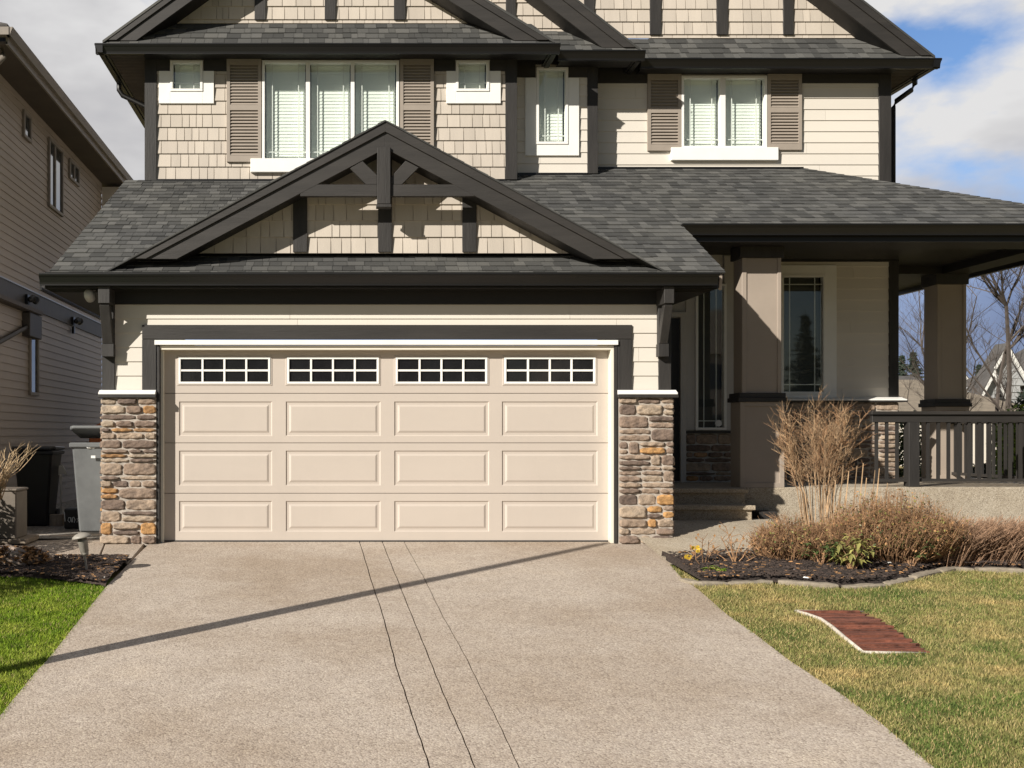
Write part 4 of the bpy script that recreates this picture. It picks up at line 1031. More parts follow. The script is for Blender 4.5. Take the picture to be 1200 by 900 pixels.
# ---- left side yard
mb = MB(); vs = []; nx, ny = 40, 20
for i in range(nx + 1):
    x = -6.0 + (6.0 - 1.99) * i / nx
    for j in range(ny + 1):
        f = lbed(x); b_ = 10.75; Y = f + (b_ - f) * j / ny; lim = ledge(Y) - .01
        vs.append((min(x, lim), Y, zg(Y) + .012 + .04 * min(1, min(j, ny - j) / ny * 5) + random.uniform(-.012, .016)))
n = ny + 1; mb.add(vs, [(i * n + j, (i + 1) * n + j, (i + 1) * n + j + 1, i * n + j + 1) for i in range(nx) for j in range(ny)]); struct(mb.build('side_bed', 'mulch'))
def lb():
    Y = random.uniform(9.55, 10.75); x = random.uniform(-3.6, ledge(Y) - .03)
    return (x, Y) if Y > lbed(x) else lb()
chips(4200, lb, lambda x, Y: zg(Y) + .05, 'mulch_chips', ['mulch', 'leaf_dry', 'mark_white'])
t = MB(); t.add([(-6, 12.0, .012), (-2.45, 12.0, .012), (-2.45, 20, .012), (-6, 20, .012)], [(0, 1, 2, 3)]); struct(t.build('gravel', 'gravel_mat'))
def slabpoly(pts, name, lab=None):
    q = [(X(a, YG(b_)), YG(b_), zg(YG(b_)) + .014) if YG(b_) < DD else (X(a, CAMZ * F / (b_ - CH)), CAMZ * F / (b_ - CH), .014) for a, b_ in pts]
    mb = MB(); mb.extrude([(p[0], p[1], p[2] - .08) for p in q], (0, 0, .08)); o = mb.build(name, 'aggregate', bevel=.006); struct(o)
slabpoly([(124, 637.5), (170, 637.5), (149, 662), (144, 660), (117, 656)], 'paving_pad')
slabpoly([(20, 626), (60, 628), (120, 627), (123, 637.5), (115, 655), (60, 654), (10, 640)], 'paving_pad')
# bins
def bin_(name, label, cx, cy, w, d, h, mat, lid_open, zb=.012):
    root = thing(name, label, 'bin', (cx, cy, zb)); mb = MB()
    def ring(z, k): return [(cx - w / 2 * k, cy - d / 2 * k, z), (cx + w / 2 * k, cy - d / 2 * k, z), (cx + w / 2 * k, cy + d / 2 * k, z), (cx - w / 2 * k, cy + d / 2 * k, z)]
    mb.add(ring(zb, .66) + ring(zb + h * .94, .97), [(0, 3, 2, 1), (0, 1, 5, 4), (1, 2, 6, 5), (2, 3, 7, 6), (3, 0, 4, 7)])
    b = mb.build('body', mat, root, .025)
    mb = MB(); mb.box(cx - w / 2 - .02, cx + w / 2 + .02, cy - d / 2 - .02, cy + d / 2 + .02, zb + h * .93, zb + h * .985); mb.build('rim', mat, root, .012)
    mb = MB(); a = lid_open; L = d + .06
    p0 = Vector((cx, cy + d / 2 + .03, zb + h * .99 + (.04 if a else 0)))
    dirv = Vector((0, -math.cos(a), math.sin(a))); up = Vector((0, math.sin(a), math.cos(a)))
    q = []
    for e, wv in ((0, w / 2 + .02), (.85, w / 2 + .03), (1, w / 2 - .02)):
        for sx in (-1, 1): q.append(p0 + Vector((sx * wv, 0, 0)) + dirv * L * e)
    top = [v + up * (.05 if 1 < i < 4 else .035) for i, v in enumerate(q)]
    mb.add(q + top, [(0, 1, 3, 2), (2, 3, 5, 4), (6, 8, 9, 7), (8, 10, 11, 9), (0, 2, 8, 6), (2, 4, 10, 8), (1, 7, 9, 3), (3, 9, 11, 5), (4, 5, 11, 10), (0, 6, 7, 1)]); mb.build('lid', mat, root, .01)
    for s in (-1, 1):
        mb = MB(); mb.tube([(cx + s * (w * .36) - .025, cy + d * .42, zb + .10), (cx + s * (w * .36) + .025, cy + d * .42, zb + .10)], .10, 16); mb.build('wheel', 'bin_black', root)
    mb = MB(); mb.tube([(cx - w * .35, cy + d / 2 + .05, zb + h * .95), (cx + w * .35, cy + d / 2 + .05, zb + h * .95)], .018, 8); mb.build('handle', mat, root)
    return root
gb = bin_('wheelie_bin', 'grey wheeled bin with propped lid beside the stone pier', X(105, 12.6), 12.85, .44, .50, 1.09, 'bin_grey', .22)
mb = MB(); mb.box(X(105, 12.5), X(110, 12.5), 12.57, 12.58, Z(537, 12.5), Z(534, 12.5)); mb.build('tag', 'mark_white', gb)
bb = bin_('wheelie_bin', 'black wheeled bin with closed lid standing in shade by the neighboring wall', X(41, 13.6), 13.75, .50, .55, .98, 'bin_black', 0)
# bag in the grey bin
def blob(cx, cy, cz, rx, ry, rz_b, seed, amp=.18, nu=18, nv=12, name='', mat='', par=None):
    rs = random.Random(seed); ph = [rs.random() * 6 for _ in range(6)]; mb = MB(); vs = []
    for j in range(nv + 1):
        th = math.pi * j / nv
        for i in range(nu):
            p = 2 * math.pi * i / nu; d = Vector((math.sin(th) * math.cos(p), math.sin(th) * math.sin(p), math.cos(th)))
            k = 1 + amp * (math.sin(d.x * 5 + ph[0]) * math.sin(d.y * 4 + ph[1]) + .6 * math.sin(d.z * 9 + ph[2] + d.x * 7) * math.sin(d.y * 11 + ph[3]) + rs.uniform(-.25, .25) * .6)
            vs.append((cx + d.x * rx * k, cy + d.y * ry * k, cz + d.z * rz_b * k))
    mb.add(vs, [(j * nu + i, (j + 1) * nu + i, (j + 1) * nu + (i + 1) % nu, j * nu + (i + 1) % nu) for j in range(nv) for i in range(nu)])
    return mb.build(name, mat, par, smooth=True)
tag(blob(X(104, 12.8), 12.8, Z(527, 12.8), .19, .2, .085, 3, name='rubbish_bag', mat='bag_black'), 'black rubbish bag bulging under the lid of the grey bin', 'bag')
o = tag(blob(X(106, 12.6), 12.62, Z(524, 12.6), .06, .03, .022, 5, .3, name='crumpled_paper', mat='mark_white'), 'scrap of white paper on top of the rubbish bag', 'paper')
# orange sheet behind the bin, box, sack, planter
t = MB(); t.xz([(X(104, 14), Z(513, 14)), (X(108, 14), Z(500, 14)), (X(120, 14), Z(494, 14)), (X(130, 14), Z(530, 14)), (X(104, 14), Z(560, 14))], 14, 14.35); tag(t.build('rusty_panel', 'rust_orange', bevel=.02), 'rusty orange panel showing behind the grey bin', 'panel')
t = MB(); y = 13.2
t.box(X(75, y), X(96, y), y, y + .3, .012, Z(596, y)); sk = t.build('black_crate', 'bin_black', bevel=.015); tag(sk, 'low black crate with white hand lettering between the two bins', 'crate')
# white hand lettering strokes on the crate
t = MB(); yy_ = y - .006
def stroke(pts): t.tube([(X(a, yy_), yy_, Z(b_, yy_)) for a, b_ in pts], .0055, 5)
stroke([(75.5, 600), (76.3, 611)]); 
stroke([(83, 607), (80.5, 606.5), (79.5, 610), (81.5, 612), (83, 610), (83, 606.5), (84, 612)])
stroke([(85, 612), (85, 606.5), (86.5, 606), (88, 609), (87, 612.5)])
stroke([(92, 607), (90.3, 608), (91.8, 610), (90, 612)]); t.build('lettering', 'mark_white', sk)
t = MB(); t.box(X(58, 13.6), X(73, 13.6), 13.6, 13.7, .012, Z(603, 13.6)); t.box(X(61, 13.6), X(66, 13.6), 13.59, 13.6, .012, Z(603, 13.6)); tag(t.build('timber_offcut', 'pallet_wood', bevel=.004), 'short brown timber offcut leaning low beside the black bin', 'timber')
t = MB(); y = 13.9; t.xz([(X(68, y), Z(557, y)), (X(68, y), Z(546, y)), (X(73, y), Z(545, y)), (X(78, y), Z(553, y)), (X(77, y), Z(557, y)), (X(73, y), Z(555, y))], y, y + .02); t.box(X(70, y), X(72, y), y + .005, y + .02, .012, Z(557, y)); tag(t.build('yard_stake', 'grey_trim'), 'pale arrow shaped stake standing between the bins', 'stake')
pl = thing('planter', 'square brown planter with dead twigs at the left edge', 'planter', (X(2, 11.6), 11.7, 0))
y = 11.55
t = MB(); t.box(X(-22, y), X(19, y), y, y + .42, .05, Z(576, y)); t.box(X(-24, y), X(20.5, y), y - .012, y + .43, Z(576, y), Z(573, y)); t.build('pot', 'planter_resin', pl, .012)
t = MB(); t.box(X(-30, y), X(31, y), y - .03, y + .5, .0, .05); t.build('base_board', 'pallet_wood', pl, .004)
t = MB(); t.box(X(-21, y), X(18, y), y + .02, y + .40, Z(577, y), Z(574.5, y)); t.build('earth', 'soil', pl)
# twiggy shrub in the planter (lit straw-coloured twigs)
def shrub_twigs(mb, base, n, spread, height, r0, up=1.0, segs=5, branch=3, rs=None, wob_=.06, crown=None, mi=0, bl=.45):
    rs = rs or random
    for _ in range(n):
        az = rs.uniform(0, 6.283); sp_ = spread * math.sqrt(rs.random()); h = height * rs.uniform(.72, 1.0)
        p = Vector(base) + Vector((rs.uniform(-.06, .06), rs.uniform(-.06, .06), 0)); tgt = Vector(base) + Vector((math.cos(az) * sp_, math.sin(az) * sp_, h))
        pts = []
        for k in range(segs + 1):
            t_ = k / segs; q = p.lerp(tgt, t_); out = t_ ** 1.6 - t_; q += Vector((math.cos(az) * sp_ * out * .8, math.sin(az) * sp_ * out * .8, 0)) + Vector((rs.uniform(-1, 1), rs.uniform(-1, 1), 0)) * wob_ * h * .35 * min(1, t_ * 3)
            pts.append(q)
        rr = r0 * rs.uniform(.7, 1.1); mb.tube(pts, [rr * (1 - .75 * k / segs) for k in range(segs + 1)], 3, mi=mi, cap=False)
        for b_ in range(branch):
            k = rs.randint(int(segs * bl), segs - 1); o = pts[k]; d = (pts[k + 1] - pts[k]).normalized(); side_ = Vector((rs.uniform(-1, 1), rs.uniform(-1, 1), rs.uniform(.1, .8))).normalized()
            L = h * rs.uniform(.12, .3); d2 = (d * .7 + side_ * .7).normalized(); m1 = o + d2 * L * .5; e = m1 + (d2 * .6 + Vector((0, 0, .5)) * up + Vector((rs.uniform(-.3, .3), rs.uniform(-.3, .3), 0))).normalized() * L * .5
            mb.tube([o, m1, e], [rr * .45, rr * .35, rr * .15], 3, mi=mi, cap=False)
t = MB(); rs1 = random.Random(5)
shrub_twigs(t, (X(-6, 11.2), 11.2, .50), 46, .55, .62, .009, rs=rs1, branch=4, wob_=.25, bl=.3)
tag(t.build('bare_shrub', 'twig_pale'), 'pale bare twigs sprouting above the planter at the left edge', 'shrub')
# unseen evergreen shrubs added outside the frame to shade bed, planter and paving
def leafball(mb, c, r, n, size, rs, mi=0, shell=.55, clusters=None):
    for _ in range(n):
        d = Vector((rs.gauss(0, 1), rs.gauss(0, 1), rs.gauss(0, 1))).normalized(); k = rs.uniform(shell, 1.0)
        p = Vector(c) + Vector((d.x * r[0], d.y * r[1], d.z * r[2])) * k; s = size * rs.uniform(.6, 1.3)
        a = Vector((rs.uniform(-1, 1), rs.uniform(-1, 1), rs.uniform(-1, 1))).normalized(); b_ = a.cross(Vector((rs.uniform(-1, 1), rs.uniform(-1, 1), rs.uniform(-1, 1)))).normalized()
        mb.add([p - a * s, p + b_ * s * .45, p + a * s, p - b_ * s * .45], [(0, 1, 2, 3)], None, mi)
rs2 = random.Random(9)
t = MB(); leafball(t, (-4.25, 8.9, zg(8.9) + .75), (.75, .8, .78), 6000, .035, rs2); hs_ = tag(t.build('added_shade_shrub', 'conifer_green'), 'unseen rounded evergreen shrub added beside the left lawn to shade the bed', 'shrub')
t = MB(); leafball(t, (-4.35, 10.55, .45), (.6, .8, .62), 5000, .035, rs2); tag(t.build('added_shade_shrub', 'conifer_green'), 'unseen evergreen shrub added near the left lawn to shade planter and paving', 'shrub')
# dried mound (withered leaves over a rock)
rk = thing('wrapped_rock', 'low brown rock draped in withered leaves at the left end of the mulch', 'rock', (X(22, 10.4), 10.4, zg(10.4)))
yq = 10.4
blob(X(20, yq), yq, Z(656, yq), .30, .2, .13, 21, .22, 34, 20, 'boulder', 'rock', rk)
t = MB(); rs3 = random.Random(31)
for _ in range(420):
    a = rs3.uniform(0, math.pi); e = rs3.uniform(0, 1.3); rr = rs3.uniform(.9, 1.08); p = Vector((X(20, yq) + math.cos(a) * math.cos(e) * .33 * rr, yq - math.sin(a) * math.cos(e) * .22 * rr, Z(656, yq) + math.sin(e) * .14 * rr - .01)); s = rs3.uniform(.02, .05)
    u_ = Vector((rs3.uniform(-1, 1), rs3.uniform(-1, 1), rs3.uniform(-.5, .5))).normalized(); w_ = u_.cross(Vector((rs3.uniform(-1, 1), rs3.uniform(-1, 1), 1))).normalized()
    t.add([p - u_ * s, p + w_ * s * .4, p + u_ * s, p - w_ * s * .4], [(0, 1, 2, 3)])
t.build('withered_leaves', 'leaf_dry', rk)
# path light
Yp = 10.04; bx = X(104.5, Yp); bz = zg(Yp); top = Vector((X(96.5, Yp), Yp, Z(632, Yp)))
lt = thing('path_light', 'leaning grey mushroom cap garden light in the left mulch', 'garden light', (bx, Yp, bz))
ax = (top - Vector((bx, Yp, bz))).normalized(); T = Vector((0, 0, 1)).rotation_difference(ax).to_matrix()
t = MB(); t.tube([(bx, Yp, bz - .1), top], .012, 8); t.build('stake', 'lamp_plastic', lt)
t = MB(); t.lathe(top, [(.014, -.155), (.030, -.15), (.036, -.135), (.034, -.125), (.040, -.12), (.046, -.03), (.050, -.025), (.050, -.01), (.043, -.008), (.046, .02)], 18, tilt=T); t.build('lamp_body', 'lamp_plastic', lt, smooth=True)
t = MB(); t.lathe(top, [(.092, .012), (.095, .02), (.085, .035), (.06, .052), (.02, .064), (.001, .066)], 22, tilt=T); t.build('lamp_cap', 'lamp_plastic', lt, smooth=True)
# tapered pole out of frame casting the diagonal shadow over the driveway
sdir = Vector((math.sin(SA), math.cos(SA), 0)); a0 = Vector((X(60, YG(775)), YG(775), 0)); a1 = Vector((X(716, YG(636.5)), YG(636.5), 0))
dv = (a1 - a0).normalized(); bp_ = a0 - dv * 1.7; SAz = math.atan2(dv.x, dv.y)
Hp = (a1 - bp_).length * math.tan(SE) + (zg(a1.y) - zg(bp_.y))
pole = thing('garden_pole', 'tapered metal pole standing on the left lawn outside the view', 'pole', (bp_.x, bp_.y, zg(bp_.y)))
t = MB(); t.tube([(bp_.x, bp_.y, zg(bp_.y) - .3), (bp_.x, bp_.y, zg(bp_.y) + .2), (bp_.x, bp_.y, zg(bp_.y) + Hp * .35), (bp_.x, bp_.y, zg(bp_.y) + Hp * .98), (bp_.x, bp_.y, zg(bp_.y) + Hp)], [.06, .06, .085, .055, .02], 14); t.build('shaft', 'pole_metal', pole, smooth=True)
SA = SAz
print('SUN AZ', math.degrees(SA))

# ================================================================== PLANTS RIGHT BED
def zb_(x, Y): return zr_(x, Y) + .03
rs = random.Random(12)
# tall vase-shaped shrub
Ys = 11.1; bx = X(962, Ys); bz = zb_(bx, Ys)
t = MB()
def vase(mb, bx, by, bz, cz, rxy, rz_, r0):
    def inside(p): return ((p.x - bx) / rxy) ** 2 + ((p.y - by) / (rxy * .85)) ** 2 + ((p.z - cz) / rz_) ** 2
    for _ in range(37):
        a = rs.uniform(0, 6.283); q = math.sqrt(rs.random()); e = Vector((bx + math.cos(a) * q * rxy * .95, by + math.sin(a) * q * rxy * .8, cz + rz_ * rs.uniform(-.1, .95) * (1 - q * .55)))
        p = Vector((bx + math.cos(a) * .13 * q + rs.uniform(-.05, .05), by + math.sin(a) * .07, bz)); rr = r0 * rs.uniform(.6, 1.4)
        knee = p.lerp(e, .42) + Vector((-math.cos(a) * q * rxy * .07, -math.sin(a) * q * rxy * .1, .05)); pts = [p, p.lerp(knee, .5) + Vector((rs.uniform(-.015, .015), rs.uniform(-.015, .015), 0)), knee, knee.lerp(e, .5) + Vector((rs.uniform(-.025, .025), rs.uniform(-.025, .025), 0)), e]
        mb.tube(pts, [rr, rr * .9, rr * .75, rr * .5, rr * .25], 4, mi=0, cap=False)
        for b_ in range(17):
            t_ = rs.random() ** .8; o = knee.lerp(e, t_); ax_ = (e - knee).normalized(); d2 = (ax_ * .55 + Vector((math.cos(a) * .4 + rs.uniform(-1, 1), math.sin(a) * .4 + rs.uniform(-1, 1), rs.uniform(-.15, .9)))).normalized(); L = rs.uniform(.10, .30) * (1 - .4 * t_)
            e1_ = o + d2 * L
            if inside(e1_) > 1.25: L *= .45; e1_ = o + d2 * L
            mm = 0 if rs.random() < .55 else 1
            mb.tube([o, o + d2 * L * .5 + Vector((rs.uniform(-.01, .01), 0, rs.uniform(-.01, .01))), e1_], [rr * .42, rr * .34, rr * .2], 3, mi=mm, cap=False)
            for c_ in range(4):
                o2 = o.lerp(e1_, rs.uniform(.25, 1.0)); d3 = (d2 * .7 + Vector((rs.uniform(-.9, .9), rs.uniform(-.9, .9), rs.uniform(0, 1.0)))).normalized() * rs.uniform(.04, .12); mb.tube([o2, o2 + d3], [rr * .24, rr * .12], 3, mi=mm, cap=False)
vase(t, bx, Ys, bz, Z(508, Ys), .50, .48, .0068)
tag(t.build('vase_shrub', ['twig_tan', 'twig_brown']), 'tall leafless vase shaped shrub with a rounded twiggy crown beside the porch', 'shrub')
# upright bare shoots
t = MB(); Yt = 10.75
for a, tp in ((985, 545), (992, 552), (1000, 546), (1009, 543), (1014, 560), (1022, 551), (1028, 549), (978, 563), (1040, 566), (970, 570)):
    x0 = X(a, Yt) + rs.uniform(-.03, .03); t.tube([(X(1002, Yt) + (x0 - X(1002, Yt)) * .5, Yt + rs.uniform(-.1, .1), zb_(x0, Yt)), (x0 - .02, Yt, Z((tp + 650) / 2, Yt)), (x0 + .02, Yt, Z(tp, Yt))], [.008, .0065, .004], 5)
for _ in range(26):
    x0 = X(rs.uniform(960, 1050), Yt); tp = rs.uniform(575, 620); t.tube([(X(1002, Yt) + (x0 - X(1002, Yt)) * .4, Yt + rs.uniform(-.15, .15), zb_(x0, Yt)), (x0, Yt + rs.uniform(-.1, .1), Z((tp + 650) / 2, Yt)), (x0 + rs.uniform(-.05, .05), Yt, Z(tp, Yt))], [.007, .006, .003], 4)
tag(t.build('cut_back_shrub', 'twig_tan'), 'upright straight cut back shoots between the vase shrub and the wide brown bush', 'shrub')
def bush(name, label, px, Yb, w_px, top_py, n, mats, dens_leaf=0, leafmat=1, ytop=None, lean=0, segs=5, r0=.005, hz=1.0, depth=.8):
    mb = MB(); x = X(px, Yb); w = w_px * Yb / F / 2; zt = Z(top_py, Yb); z0 = zb_(x, Yb); H = zt - z0
    for _ in range(n):
        a = rs.uniform(-1, 1); b_ = rs.uniform(-1, 1)
        if a * a + b_ * b_ > 1: continue
        hh_ = H * (1 - .45 * (a * a + b_ * b_)) * rs.uniform(.65, 1.03); tx = x + a * w + lean * hh_; ty = Yb + b_ * w * depth
        p = Vector((x + a * w * .45, Yb + b_ * w * depth * .4, z0 - .02)); tgt = Vector((tx, ty, z0 + hh_)); m1 = p.lerp(tgt, .4) + Vector((a * w * .15, 0, -.02)) + Vector((rs.uniform(-.03, .03), rs.uniform(-.03, .03), 0)); m2 = p.lerp(tgt, .75) + Vector((a * w * .1 + rs.uniform(-.03, .03), rs.uniform(-.03, .03), 0))
        rr = r0 * rs.uniform(.6, 1.2); mb.tube([p, m1, m2, tgt], [rr, rr * .8, rr * .55, rr * .25], 3, cap=False)
        for k in range(5):
            o = m1.lerp(tgt, rs.uniform(0, .95)); d2 = Vector((rs.uniform(-1, 1) + lean, rs.uniform(-1, 1), rs.uniform(0, 1.2))).normalized(); L = rs.uniform(.05, .14)
            mb.tube([o, o + d2 * L], [rr * .4, rr * .15], 3, cap=False)
        for k in range(dens_leaf):
            o = m1.lerp(tgt, rs.uniform(.1, 1.0)) + Vector((rs.uniform(-.06, .06), rs.uniform(-.06, .06), rs.uniform(-.05, .05))); s = rs.uniform(.008, .02)
            u_ = Vector((rs.uniform(-1, 1), rs.uniform(-1, 1), rs.uniform(-1, 1))).normalized(); w_ = u_.cross(Vector((rs.uniform(-1, 1), rs.uniform(-1, 1), 1))).normalized()
            mb.add([o - u_ * s, o + w_ * s * .5, o + u_ * s, o - w_ * s * .5], [(0, 1, 2, 3)], None, leafmat if rs.random() < .55 else (2 if rs.random() < .7 else 3))
    return tag(mb.build(name, mats), label, 'shrub')
bush('brown_bush', 'reddish brown leafless bush at the left of the planting bed', 925, 10.5, 92, 600, 480, ['twig_brown', 'leaf_dry', 'leaf_olive', 'leaf_green'], 3)
bush('brown_bush', 'wide bushy brown and olive shrub in the middle of the planting bed', 1046, 10.55, 168, 572, 1150, ['twig_brown', 'leaf_dry', 'leaf_olive', 'leaf_green'], 5)
bush('brown_bush', 'small brown bush under the upright shoots', 980, 10.4, 90, 603, 420, ['twig_brown', 'leaf_dry', 'leaf_olive', 'leaf_green'], 3)
# feathery grasses to the right
def feather(label, px, Yb, w_px, top_py, n, lean):
    mb = MB(); x = X(px, Yb); w = w_px * Yb / F / 2; z0 = zb_(x, Yb); H = Z(top_py, Yb) - z0
    for _ in range(n):
        a, b_ = rs.gauss(0, .45), rs.gauss(0, .45); p = Vector((x + a * w * .7, Yb + b_ * w * .6, z0 - .02)); h = H * rs.uniform(.45, 1.0) * (1 - .25 * min(1, a * a))
        d = Vector((lean * rs.uniform(.4, 1.5) + a * .6, b_ * .5 + rs.uniform(-.3, .1), 1)); e = p + d * h; m1 = p + Vector((d.x * .3, d.y * .3, .55)) * h
        mb.tube([p, m1, e], [.004, .0035, .0012], 3, cap=False)
        for k in range(3):
            o = m1.lerp(e, rs.random()); mb.tube([o, o + Vector((rs.uniform(-.02, .05), rs.uniform(-.03, .03), rs.uniform(.02, .06)))], [.0022, .001], 3, cap=False)
    return tag(mb.build('feathery_grass', 'twig_purple'), label, 'plant', 'feathery dry grasses along the porch base')
feather('dry feathery tuft next to the wide brown shrub', 1110, 10.55, 78, 603, 800, .5)
feather('middle dry feathery tuft leaning right in front of the porch slab', 1155, 10.6, 80, 603, 900, .5)
feather('dry feathery tuft cut by the right edge of the picture', 1205, 10.6, 80, 603, 900, .45)
feather('dry feathery tuft past the right edge of the picture', 1265, 10.7, 90, 603, 600, .45)
# leafy rhododendrons
def leafy(label, px, py, Yb, w, h, n, mat, size=.035, droop=.5, stem='twig_brown'):
    x = X(px, Yb); z0 = zb_(x, Yb); root = thing('leafy_shrub', label, 'plant', (x, Yb, z0)); sm = MB(); lm = MB()
    for _ in range(n):
        a = rs.uniform(0, 6.283); r_ = math.sqrt(rs.random()); top_ = Vector((x + math.cos(a) * r_ * w / 2, Yb + math.sin(a) * r_ * w / 2, z0 + h * rs.uniform(.35, 1.0)))
        sm.tube([(x + rs.uniform(-.03, .03), Yb, z0 - .02), Vector((x, Yb, z0)).lerp(top_, .5) + Vector((0, 0, .03)), top_], [.006, .005, .003], 4)
        for k in range(7):
            t_ = k / 7 * 6.283 + rs.random(); d = Vector((math.cos(t_), math.sin(t_), rs.uniform(-droop, .35))).normalized(); s = size * rs.uniform(.7, 1.3); wv = Vector((-math.sin(t_), math.cos(t_), 0)) * s * .28; up_ = Vector((0, 0, s * .06)); b0_ = top_ + d * s * .15
            lm.add([b0_, b0_ + d * s * .6 + wv + up_, b0_ + d * s * 1.6 - Vector((0, 0, s * .25)), b0_ + d * s * .6 - wv + up_], [(0, 1, 2, 3)])
    sm.build('stem', stem, root); lm.build('leaves', mat, root)
leafy('olive leaved drooping shrub at the front centre of the bed', 1000, 660, 10.05, .34, .34, 24, 'leaf_olive', .055, .9)
leafy('dark green leafy shrub tucked under the brown bushes', 962, 655, 10.25, .36, .26, 26, 'leaf_green', .04)
leafy('dark green leafy shrub at the right under the wide brown shrub', 1068, 650, 10.25, .38, .30, 26, 'leaf_green', .045)
leafy('small bright green plant at the left of the bed', 838, 668, 10.0, .16, .06, 16, 'leaf_bright', .032, .1)
# two thorny rose canes with yellow leaves
def canes(label, px, Yb, tips, leafs):
    x = X(px, Yb); z0 = zb_(x, Yb); root = thing('rose_canes', label, 'plant', (x, Yb, z0)); sm = MB(); lm = MB()
    for a, b_ in tips:
        e = Vector((X(a, Yb), Yb + rs.uniform(-.1, .1), Z(b_, Yb))); s = Vector((x + rs.uniform(-.03, .03), Yb, z0 - .02)); m1 = s.lerp(e, .5) + Vector((rs.uniform(-.03, .03), 0, rs.uniform(-.02, .03))); sm.tube([s, m1, e], [.006, .005, .003], 5)
        for k in range(4):
            o = m1.lerp(e, rs.random()); d = Vector((rs.choice((-1, 1)) * rs.uniform(.5, 1), rs.uniform(-.3, .3), rs.uniform(.2, 1))).normalized() * rs.uniform(.04, .10); sm.tube([o, o + d], [.0035, .002], 4)
            if rs.random() < .4: lm.add([o + d, o + d + Vector((.014, 0, .012)), o + d + Vector((.004, .004, .03)), o + d + Vector((-.012, 0, .014))], [(0, 1, 2, 3)], None, 1)
    for a, b_ in leafs:
        for k in range(5):
            o = Vector((X(a, Yb) + rs.uniform(-.03, .03), Yb - .02, Z(b_, Yb) + rs.uniform(-.03, .03))); s = rs.uniform(.015, .028); u_ = Vector((rs.uniform(-1, 1), rs.uniform(-.6, .6), rs.uniform(-1, 1))).normalized(); w_ = u_.cross(Vector((0, 1, .3))).normalized(); lm.add([o - u_ * s, o + w_ * s * .6, o + u_ * s, o - w_ * s * .6], [(0, 1, 2, 3)], None, 0)
    sm.build('cane', 'twig_brown', root); lm.build('leaves', ['leaf_yellow', 'leaf_dry'], root)
canes('thin reddish canes with a few yellow leaves at the left of the bed', 826, 10.25, [(812, 640), (822, 629), (832, 633), (842, 643), (806, 655)], [(813, 643), (806, 654), (818, 640)])
canes('taller bare thorny canes in front of the walkway', 862, 10.3, [(850, 616), (856, 628), (870, 625), (845, 628), (878, 640), (886, 652), (838, 645), (866, 634)], [])

# ================================================================== BACKGROUND
def far_house(label, cx, Yh, w, d, wall_h, ridge, roofmat, wallmat, gables=(), z0=-.05, white=True):
    root = thing('far_house', label, 'house', (cx, Yh, z0)); mb = MB(); mb.box(cx - w / 2, cx + w / 2, Yh, Yh + d, z0, wall_h); mb.build('wall', wallmat, root)
    mb = MB(); o = .5; mb.add([(cx - w / 2 - o, Yh - o, wall_h), (cx + w / 2 + o, Yh - o, wall_h), (cx + w / 2 + o, Yh + d + o, wall_h), (cx - w / 2 - o, Yh + d + o, wall_h), (cx - w / 2 + 1.5, Yh + d / 2, ridge), (cx + w / 2 - 1.5, Yh + d / 2, ridge)], [(0, 1, 5, 4), (1, 2, 5), (2, 3, 4, 5), (3, 0, 4), (0, 3, 2, 1)]); mb.build('roof', roofmat, root)
    for (gx, gy, hw, base, apex) in gables:
        g_ = MB(); g_.xz([(gx - hw + .1, base), (gx + hw - .1, base), (gx, apex - .15)], gy, gy + .6); g_.xz([(gx - hw + .3, z0), (gx + hw - .3, z0), (gx + hw - .3, base), (gx - hw + .3, base)], gy + .02, gy + 1.6)
        zz = z0
        while zz < apex:
            zz += .3
            hwz = (hw - .3) if zz < base else hw * (apex - zz) / (apex - base) - .1
            if hwz > .1: g_.box(gx - hwz, gx + hwz, gy - .02, gy, zz, zz + .02)
        w_ = g_.build('gable', wallmat, root)
        r_ = MB()
        for s in (-1, 1):
            r_.extrude([(gx, gy - .3, apex), (gx + s * hw * 1.12, gy - .3, base - .12 * (apex - base)), (gx + s * hw * 1.12, gy - .3, base - .12 * (apex - base) - .22), (gx, gy - .3, apex - .25)], (0, .12, 0))
        r_.build('barge_board', 'far_white', w_)
        rr = MB()
        for s in (-1, 1): rr.extrude([(gx, gy - .3, apex + .06), (gx + s * hw * 1.15, gy - .3, base - .12 * (apex - base) + .06), (gx + s * hw * 1.15, gy - .3, base - .12 * (apex - base)), (gx, gy - .3, apex)], (0, .9, 0))
        rr.build('gable_roof', roofmat, w_)
        wn = MB(); wn.box(gx - .5, gx + .5, gy - .06, gy, 1.2, 2.5); wn.build('window', 'far_white', w_)
    if Yh < 0:
        for gx in (-4.2, -1.2, 3.2):
            for z_ in (1.0, 3.8):
                wn = MB(); wn.box(cx + gx - .7, cx + gx + .7, Yh + d, Yh + d + .06, z_, z_ + 1.2); wn.build('window', 'glass_dark', root)
    return root
Yh = 46
far_house('grey house with white edged gables behind the bare tree', 37.2, Yh + 1.5, 9.0, 9, Z(455, Yh), Z(402, Yh + 6), 'far_roof_grey', 'far_siding',
          [(X(1176, Yh), Yh, 28 * Yh / F, Z(452, Yh), Z(404, Yh)), (X(1152, Yh - 1), Yh - 1.5, 14 * Yh / F, Z(463, Yh), Z(436, Yh))])
far_house('second grey house with a white gable partly behind the far porch column', X(1120, 60), 62, 5, 9, Z(472, 60), Z(440, 66), 'far_roof_grey', 'far_siding', [(X(1128, 58), 58, 1.2, Z(470, 58), Z(440, 58))])
far_house('house with a broad tan shingle roof seen between the porch wall and far column', X(1066, 40), 40, 9, 10, Z(484, 40), Z(445, 45), 'far_roof_tan', 'siding')
